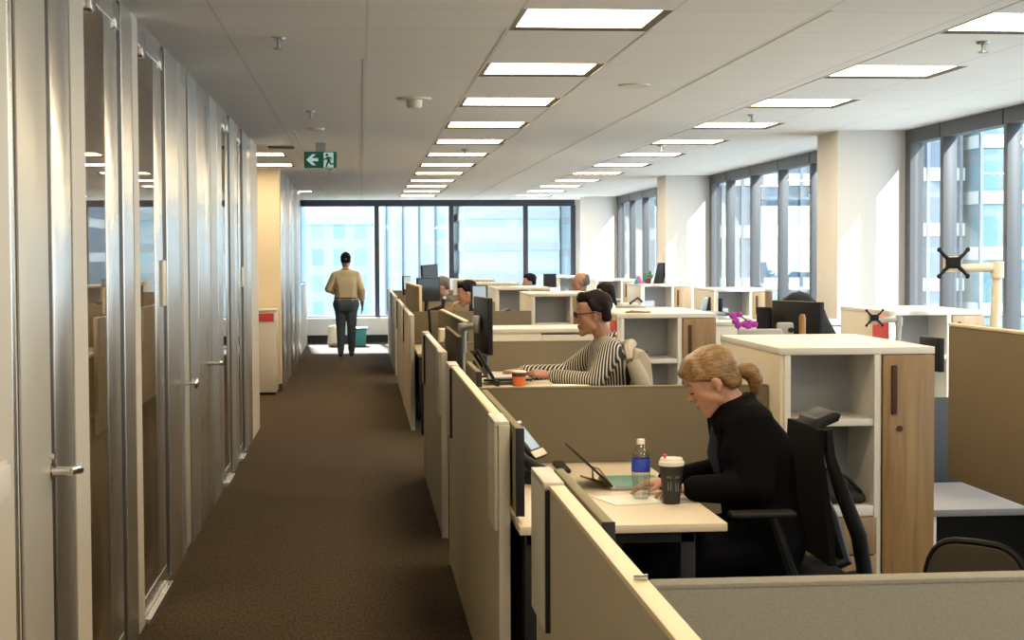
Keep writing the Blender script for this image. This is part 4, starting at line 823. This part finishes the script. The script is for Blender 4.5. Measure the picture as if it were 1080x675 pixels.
def dress(o, J, top, bottom, d=.013, tuck=.010, hem='shirt', voxel=.009, shoe='shoe', trim=.04, name='shirt', g=None, collar=True):
    g = J.get('girth', 1.0)
    mb = MB(); torso(mb, J, d, g); arms(mb, J, d+.002, g, trim)
    if collar:
        N_ = V(*J['neck']); up = (V(*J['head'])-N_).normalized()
        for k in range(14):
            a, b = 2*PI*k/14, 2*PI*(k+1)/14
            q = lambda a: N_+V(.060*math.cos(a)-.006, .064*math.sin(a), .012-.022*math.cos(a))
            cap(mb, q(a), q(b), .014, .014)
    c = robj(name, mb, voxel, top, o)
    mb = MB(); legs(mb, J, .011, g, False, .06); P_ = V(*J['hip']); sd_ = V(*J.get('side', (0, 1, 0)))
    mb.hull([(P_+sd_*.075, .108*g+tuck), (P_-sd_*.075, .108*g+tuck), (P_+sd_*.075-V(0, 0, .04), .10*g+tuck), (P_-sd_*.075-V(0, 0, .04), .10*g+tuck)])
    robj('trousers', mb, voxel, bottom, o)
    for s in 'LR':
        mb = MB(); foot(mb, J, s, .008); robj('shoe', mb, voxel, shoe, o)
    return c
def hair(o, hf, R, k, prims, mat, voxel=.008, sm=3):
    mb = MB()
    for p in prims:
        if p[0] == 'e': mb.ell(hf(*p[1]), tuple(x*k for x in p[2]), R, 3)
        else: mb.hull([(hf(*c), r*k) for c, r in p[1]])
    return robj('hair', mb, voxel, mat, o, sm)
SHORT = [('e', (-.026, 0, .060), (.092, .079, .078)), ('h', [((.040, .040, .105), .026), ((.040, -.040, .105), .026), ((.060, .030, .088), .020), ((.060, -.030, .088), .020), ((-.03, 0, .125), .02)]),
         ('h', [((-.07, .045, -.015), .030), ((-.07, -.045, -.015), .030), ((-.06, .05, .05), .035), ((-.06, -.05, .05), .035)]),
         ('h', [((.005, .070, .030), .012), ((-.03, .068, .03), .016), ((.015, .066, .07), .018)]), ('h', [((.005, -.070, .030), .012), ((-.03, -.068, .03), .016), ((.015, -.066, .07), .018)])]
def seated_J(hx=.16, hz=1.19, pitch=.1, lean=.10, sh=.17, hip=.565, wrL=(.42, .10, .79), wrR=(.42, -.10, .79), elL=None, elR=None, knee=.43, desk=True, **kw):
    J = dict(hip=(0, 0, hip), chest=(lean*.62, 0, hip+.33), neck=(lean*1.05, 0, hip+.52), head=(hx, 0, hz), pitch=pitch, shL=(lean*.9, sh, hip+.455), shR=(lean*.9, -sh, hip+.455),
             elL=elL or (lean*.9+.05, sh+.06, hip+.20), elR=elR or (lean*.9+.05, -sh-.06, hip+.20), wrL=wrL, wrR=wrR, knL=(knee, .11, .53), knR=(knee, -.11, .53), anL=(knee-.03, .11, .095), anR=(knee-.03, -.11, .095)); J.update(kw); return J
# blond woman in the black blazer
JW = seated_J(.200, 1.160, .52, .125, .165, .585, wrL=(.275, .085, .785), wrR=(.33, -.12, .785), elL=(.085, .215, .80), elR=(.10, -.21, .80), hfL=(1, -.45, -.05), hfR=(1, .1, -.05), curl=.30, girth=1.13, chest=(.055, 0, .90), shL=(.085, .165, 1.02), shR=(.085, -.165, 1.02), neck=(.118, 0, 1.075))
wo, hf, R = person('blond woman in a black blazer seated sideways at the front desk', (1.455, 5.76, 0), PI, JW, 'skin', .98, .0055, True, True)
dress(wo, JW, 'blazer', 'blazer', .016, name='blazer', trim=0)
hair(wo, hf, R, .98, [('e', (-.024, 0, .045), (.098, .080, .084)), ('h', [((.035, .042, .098), .024), ((.035, -.042, .098), .024), ((.074, .032, .076), .018), ((.074, -.032, .076), .018), ((-.03, 0, .112), .02)]),
    ('h', [((.080, .032, .066), .012), ((.062, .058, .052), .013), ((.040, .060, .075), .018)]), ('h', [((.080, -.032, .066), .012), ((.062, -.058, .052), .013), ((.040, -.060, .075), .018)]),
    ('h', [((.056, .063, .046), .011), ((.020, .073, .030), .010), ((-.03, .072, .012), .012), ((-.03, .066, .055), .018)]), ('h', [((.056, -.063, .046), .011), ((.020, -.073, .030), .010), ((-.03, -.072, .012), .012), ((-.03, -.066, .055), .018)]),
    ('h', [((-.030, .064, .012), .014), ((-.055, .052, -.045), .016), ((-.075, .030, -.040), .026), ((-.08, .03, .03), .035)]), ('h', [((-.030, -.064, .012), .014), ((-.055, -.052, -.045), .016), ((-.075, -.030, -.040), .026), ((-.08, -.03, .03), .035)]),
    ('h', [((-.078, .028, -.035), .026), ((-.078, -.028, -.035), .026), ((-.088, .02, .03), .032), ((-.088, -.02, .03), .032)]), ('h', [((-.085, 0, -.020), .024), ((-.104, 0, -.024), .017)])], 'blond', .006)
mb = MB()
pt = [(-.104, 0, -.024, .018), (-.122, 0, -.026, .029), (-.146, 0, -.045, .033), (-.146, 0, -.078, .030), (-.130, 0, -.105, .022), (-.112, 0, -.130, .008)]
for a, b in zip(pt, pt[1:]): cap(mb, hf(*a[:3]), hf(*b[:3]), a[3], b[3])
robj('ponytail', mb, .006, 'blond', wo, 3)
obj('hair_tie', MB().xf(Matrix.Identity(4)).tube([hf(-.100, 0, -.024), hf(-.111, 0, -.023)], .0215, 14), 'black2', wo, local=True)
for s in (1, -1): obj('lapel', MB().prism([(0, 0), (.05, -.02), (.035, -.22), (.0, -.24)], 'y', -.004, .004, .002, Matrix.Translation((.155, s*.06, 1.055)) @ Matrix.Rotation(s*.5, 4, 'Z') @ Matrix.Rotation(.05, 4, 'Y')), 'blazer', wo, local=True)
obj('blouse', MB().hull([((.185, .0, .90), .03), ((.165, 0, 1.02), .03), ((.175, .02, .84), .02)]), 'navycloth', wo, local=True)
for s in (1, -1): obj('eyebrow', MB().tube([hf(.089, s*.014, .033), hf(.087, s*.030, .037), hf(.077, s*.050, .030)], [.003, .0035, .002], 6), 'blond', wo, local=True); obj('eyelash', MB().tube([hf(.0905, s*.020, .002), hf(.0915, s*.032, .000), hf(.0845, s*.046, .003)], .0022, 6), 'dhair', wo, local=True)
obj('lips', MB().ell(hf(.0885, 0, -.0535), (.0085, .0185, .0045), R).ell(hf(.0865, 0, -.064), (.0085, .0165, .005), R), 'lip', wo, local=True)
# man in glasses
JM = seated_J(.13, 1.26, .07, .06, .185, .60, wrL=(.40, .16, .915), wrR=(.56, -.02, .925), elL=(.16, .25, .88), elR=(.27, -.24, .90), hfL=(1, -.1, .15), hfR=(1, .15, 0), hnL=(-.2, .5, 1), curl=.5, girth=1.02)
mo, hf, R = person('man in glasses and striped shirt typing at the second bay', (1.50, 9.55, 0), PI, JM, 'skin2', 1.06, .0065)
dress(mo, JM, 'stripe', 'navycloth', .014, trim=.08)
hair(mo, hf, R, 1.06, SHORT+[('h', [((.055, .03, .115), .022), ((.055, -.03, .115), .022), ((.075, .025, .095), .014), ((.075, -.025, .095), .014)])], 'dhair')
gl = MB()
for s in (1, -1):
    ring = [hf(.100+.004*0, s*.033+.024*math.cos(a), .008+.018*math.sin(a)) for a in (2*PI*k/16 for k in range(17))]
    gl.tube(ring, .0036, 6); gl.tube([hf(.097, s*.057, .014), hf(.06, s*.076, .015), hf(-.01, s*.084, .016), hf(-.025, s*.083, -.002)], .0036, 6)
gl.tube([hf(.102, -.009, .012), hf(.104, 0, .015), hf(.102, .009, .012)], .003, 6)
g_ = obj('glasses', gl, 'black2', mo, local=True)
for s in (1, -1): obj('eyebrow', MB().tube([hf(.084, s*.014, .036), hf(.081, s*.032, .041), hf(.068, s*.052, .034)], [.004, .0045, .003], 6), 'dhair', mo, local=True)
# walking man
JK = dict(hip=(0, 0, .85), chest=(.01, 0, 1.17), neck=(.015, 0, 1.385), head=(.045, 0, 1.535), pitch=.12, shL=(.0, .165, 1.30), shR=(.0, -.165, 1.30), elL=(-.03, .275, 1.09), elR=(-.04, -.245, 1.08), wrL=(.17, .23, 1.05), wrR=(.02, -.255, .84),
          knL=(.03, .085, .49), knR=(-.02, -.085, .49), anL=(-.05, .09, .10), anR=(.07, -.08, .10), toe=(1, 0, 0), hnR=(0, -1, 0), htR=(1, 0, 0), hnL=(0, 1, .5), girth=1.06)
ko, hf, R = person('man in a cream shirt and jeans walking away down the aisle', (-.235, 25.9, 0), PI/2, JK, 'skin2', 1.0, .009)
dress(ko, JK, 'cshirt', 'jean', .016, .024, trim=.35); hair(ko, hf, R, 1.0, SHORT, 'navyhair', .010)
obj('belt', MB().hull([((.0, .066, .945), .127), ((.0, -.066, .945), .127)], 3).xf(Matrix.Translation((0, 0, .945)) @ Matrix.Diagonal((1, 1, .16, 1)) @ Matrix.Translation((0, 0, -.945))), 'sleeve', ko, local=True)
# seated people further back
JN = seated_J(.24, 1.21, .25, .15, .17, .57, wrR=(.40, -.04, 1.02), wrL=(.42, .10, .79), elR=(.34, -.16, .80), hfR=(-.35, .1, 1), hnR=(1, 0, .3), curl=.6)
no, hf, R = person('navy-haired person resting a hand on the face in a far bay', (1.35, 17.0, 0), PI, JN, 'skin', 1.05, .011); dress(no, JN, 'navycloth', 'navycloth'); hair(no, hf, R, 1.05, SHORT+[('h', [((-.06, .04, -.05), .04), ((-.06, -.04, -.05), .04), ((-.06, 0, .05), .05)])], 'navyhair', .011)
JG = seated_J(.16, 1.20, .2)
go, hf, R = person('grey-haired person half hidden by the portrait monitor', (1.20, 21.0, 0), PI, JG, 'skin', 1.05, .012, False); dress(go, JG, 'greycloth', 'navycloth'); hair(go, hf, R, 1.05, SHORT, 'ghair', .012)
JB = seated_J(.10, 1.24, .1, girth=1.05)
bo, hf, R = person('balding man in a lilac shirt seen behind the man in glasses', (2.98, 21.2, 0), PI, JB, 'skin2', 1.12, .012, False); dress(bo, JB, 'lilac', 'navycloth'); hair(bo, hf, R, 1.12, [('h', [((-.075, .05, .0), .03), ((-.075, -.05, .0), .03), ((-.075, .045, .07), .03), ((-.075, -.045, .07), .03)]), ('h', [((-.02, .07, .03), .014), ((-.06, .06, .05), .02), ((-.05, .06, -.02), .02)]), ('h', [((-.02, -.07, .03), .014), ((-.06, -.06, .05), .02), ((-.05, -.06, -.02), .02)])], 'ghair', .011)
JL = seated_J(.12, 1.165, .15)
lo_, hf, R = person('long dark-haired person low beside the balding man', (2.86, 18.2, 0), PI, JL, 'skin', 1.0, .012, False); dress(lo_, JL, 'paper', 'navycloth', name='blouse'); hair(lo_, hf, R, 1.0, SHORT+[('h', [((-.08, .05, -.12), .04), ((-.08, -.05, -.12), .04), ((-.07, 0, .06), .06), ((-.03, .06, -.05), .03), ((-.03, -.06, -.05), .03)])], 'dhair', .012)
JF = seated_J(.12, 1.19, .1)
fo, hf, R = person('person at the far window, only the forehead showing over a cabinet', (2.68, 24.7, 0), PI, JF, 'skin', 1.05, .012, False); dress(fo, JF, 'navycloth', 'navycloth'); hair(fo, hf, R, 1.05, SHORT, 'navyhair', .012)
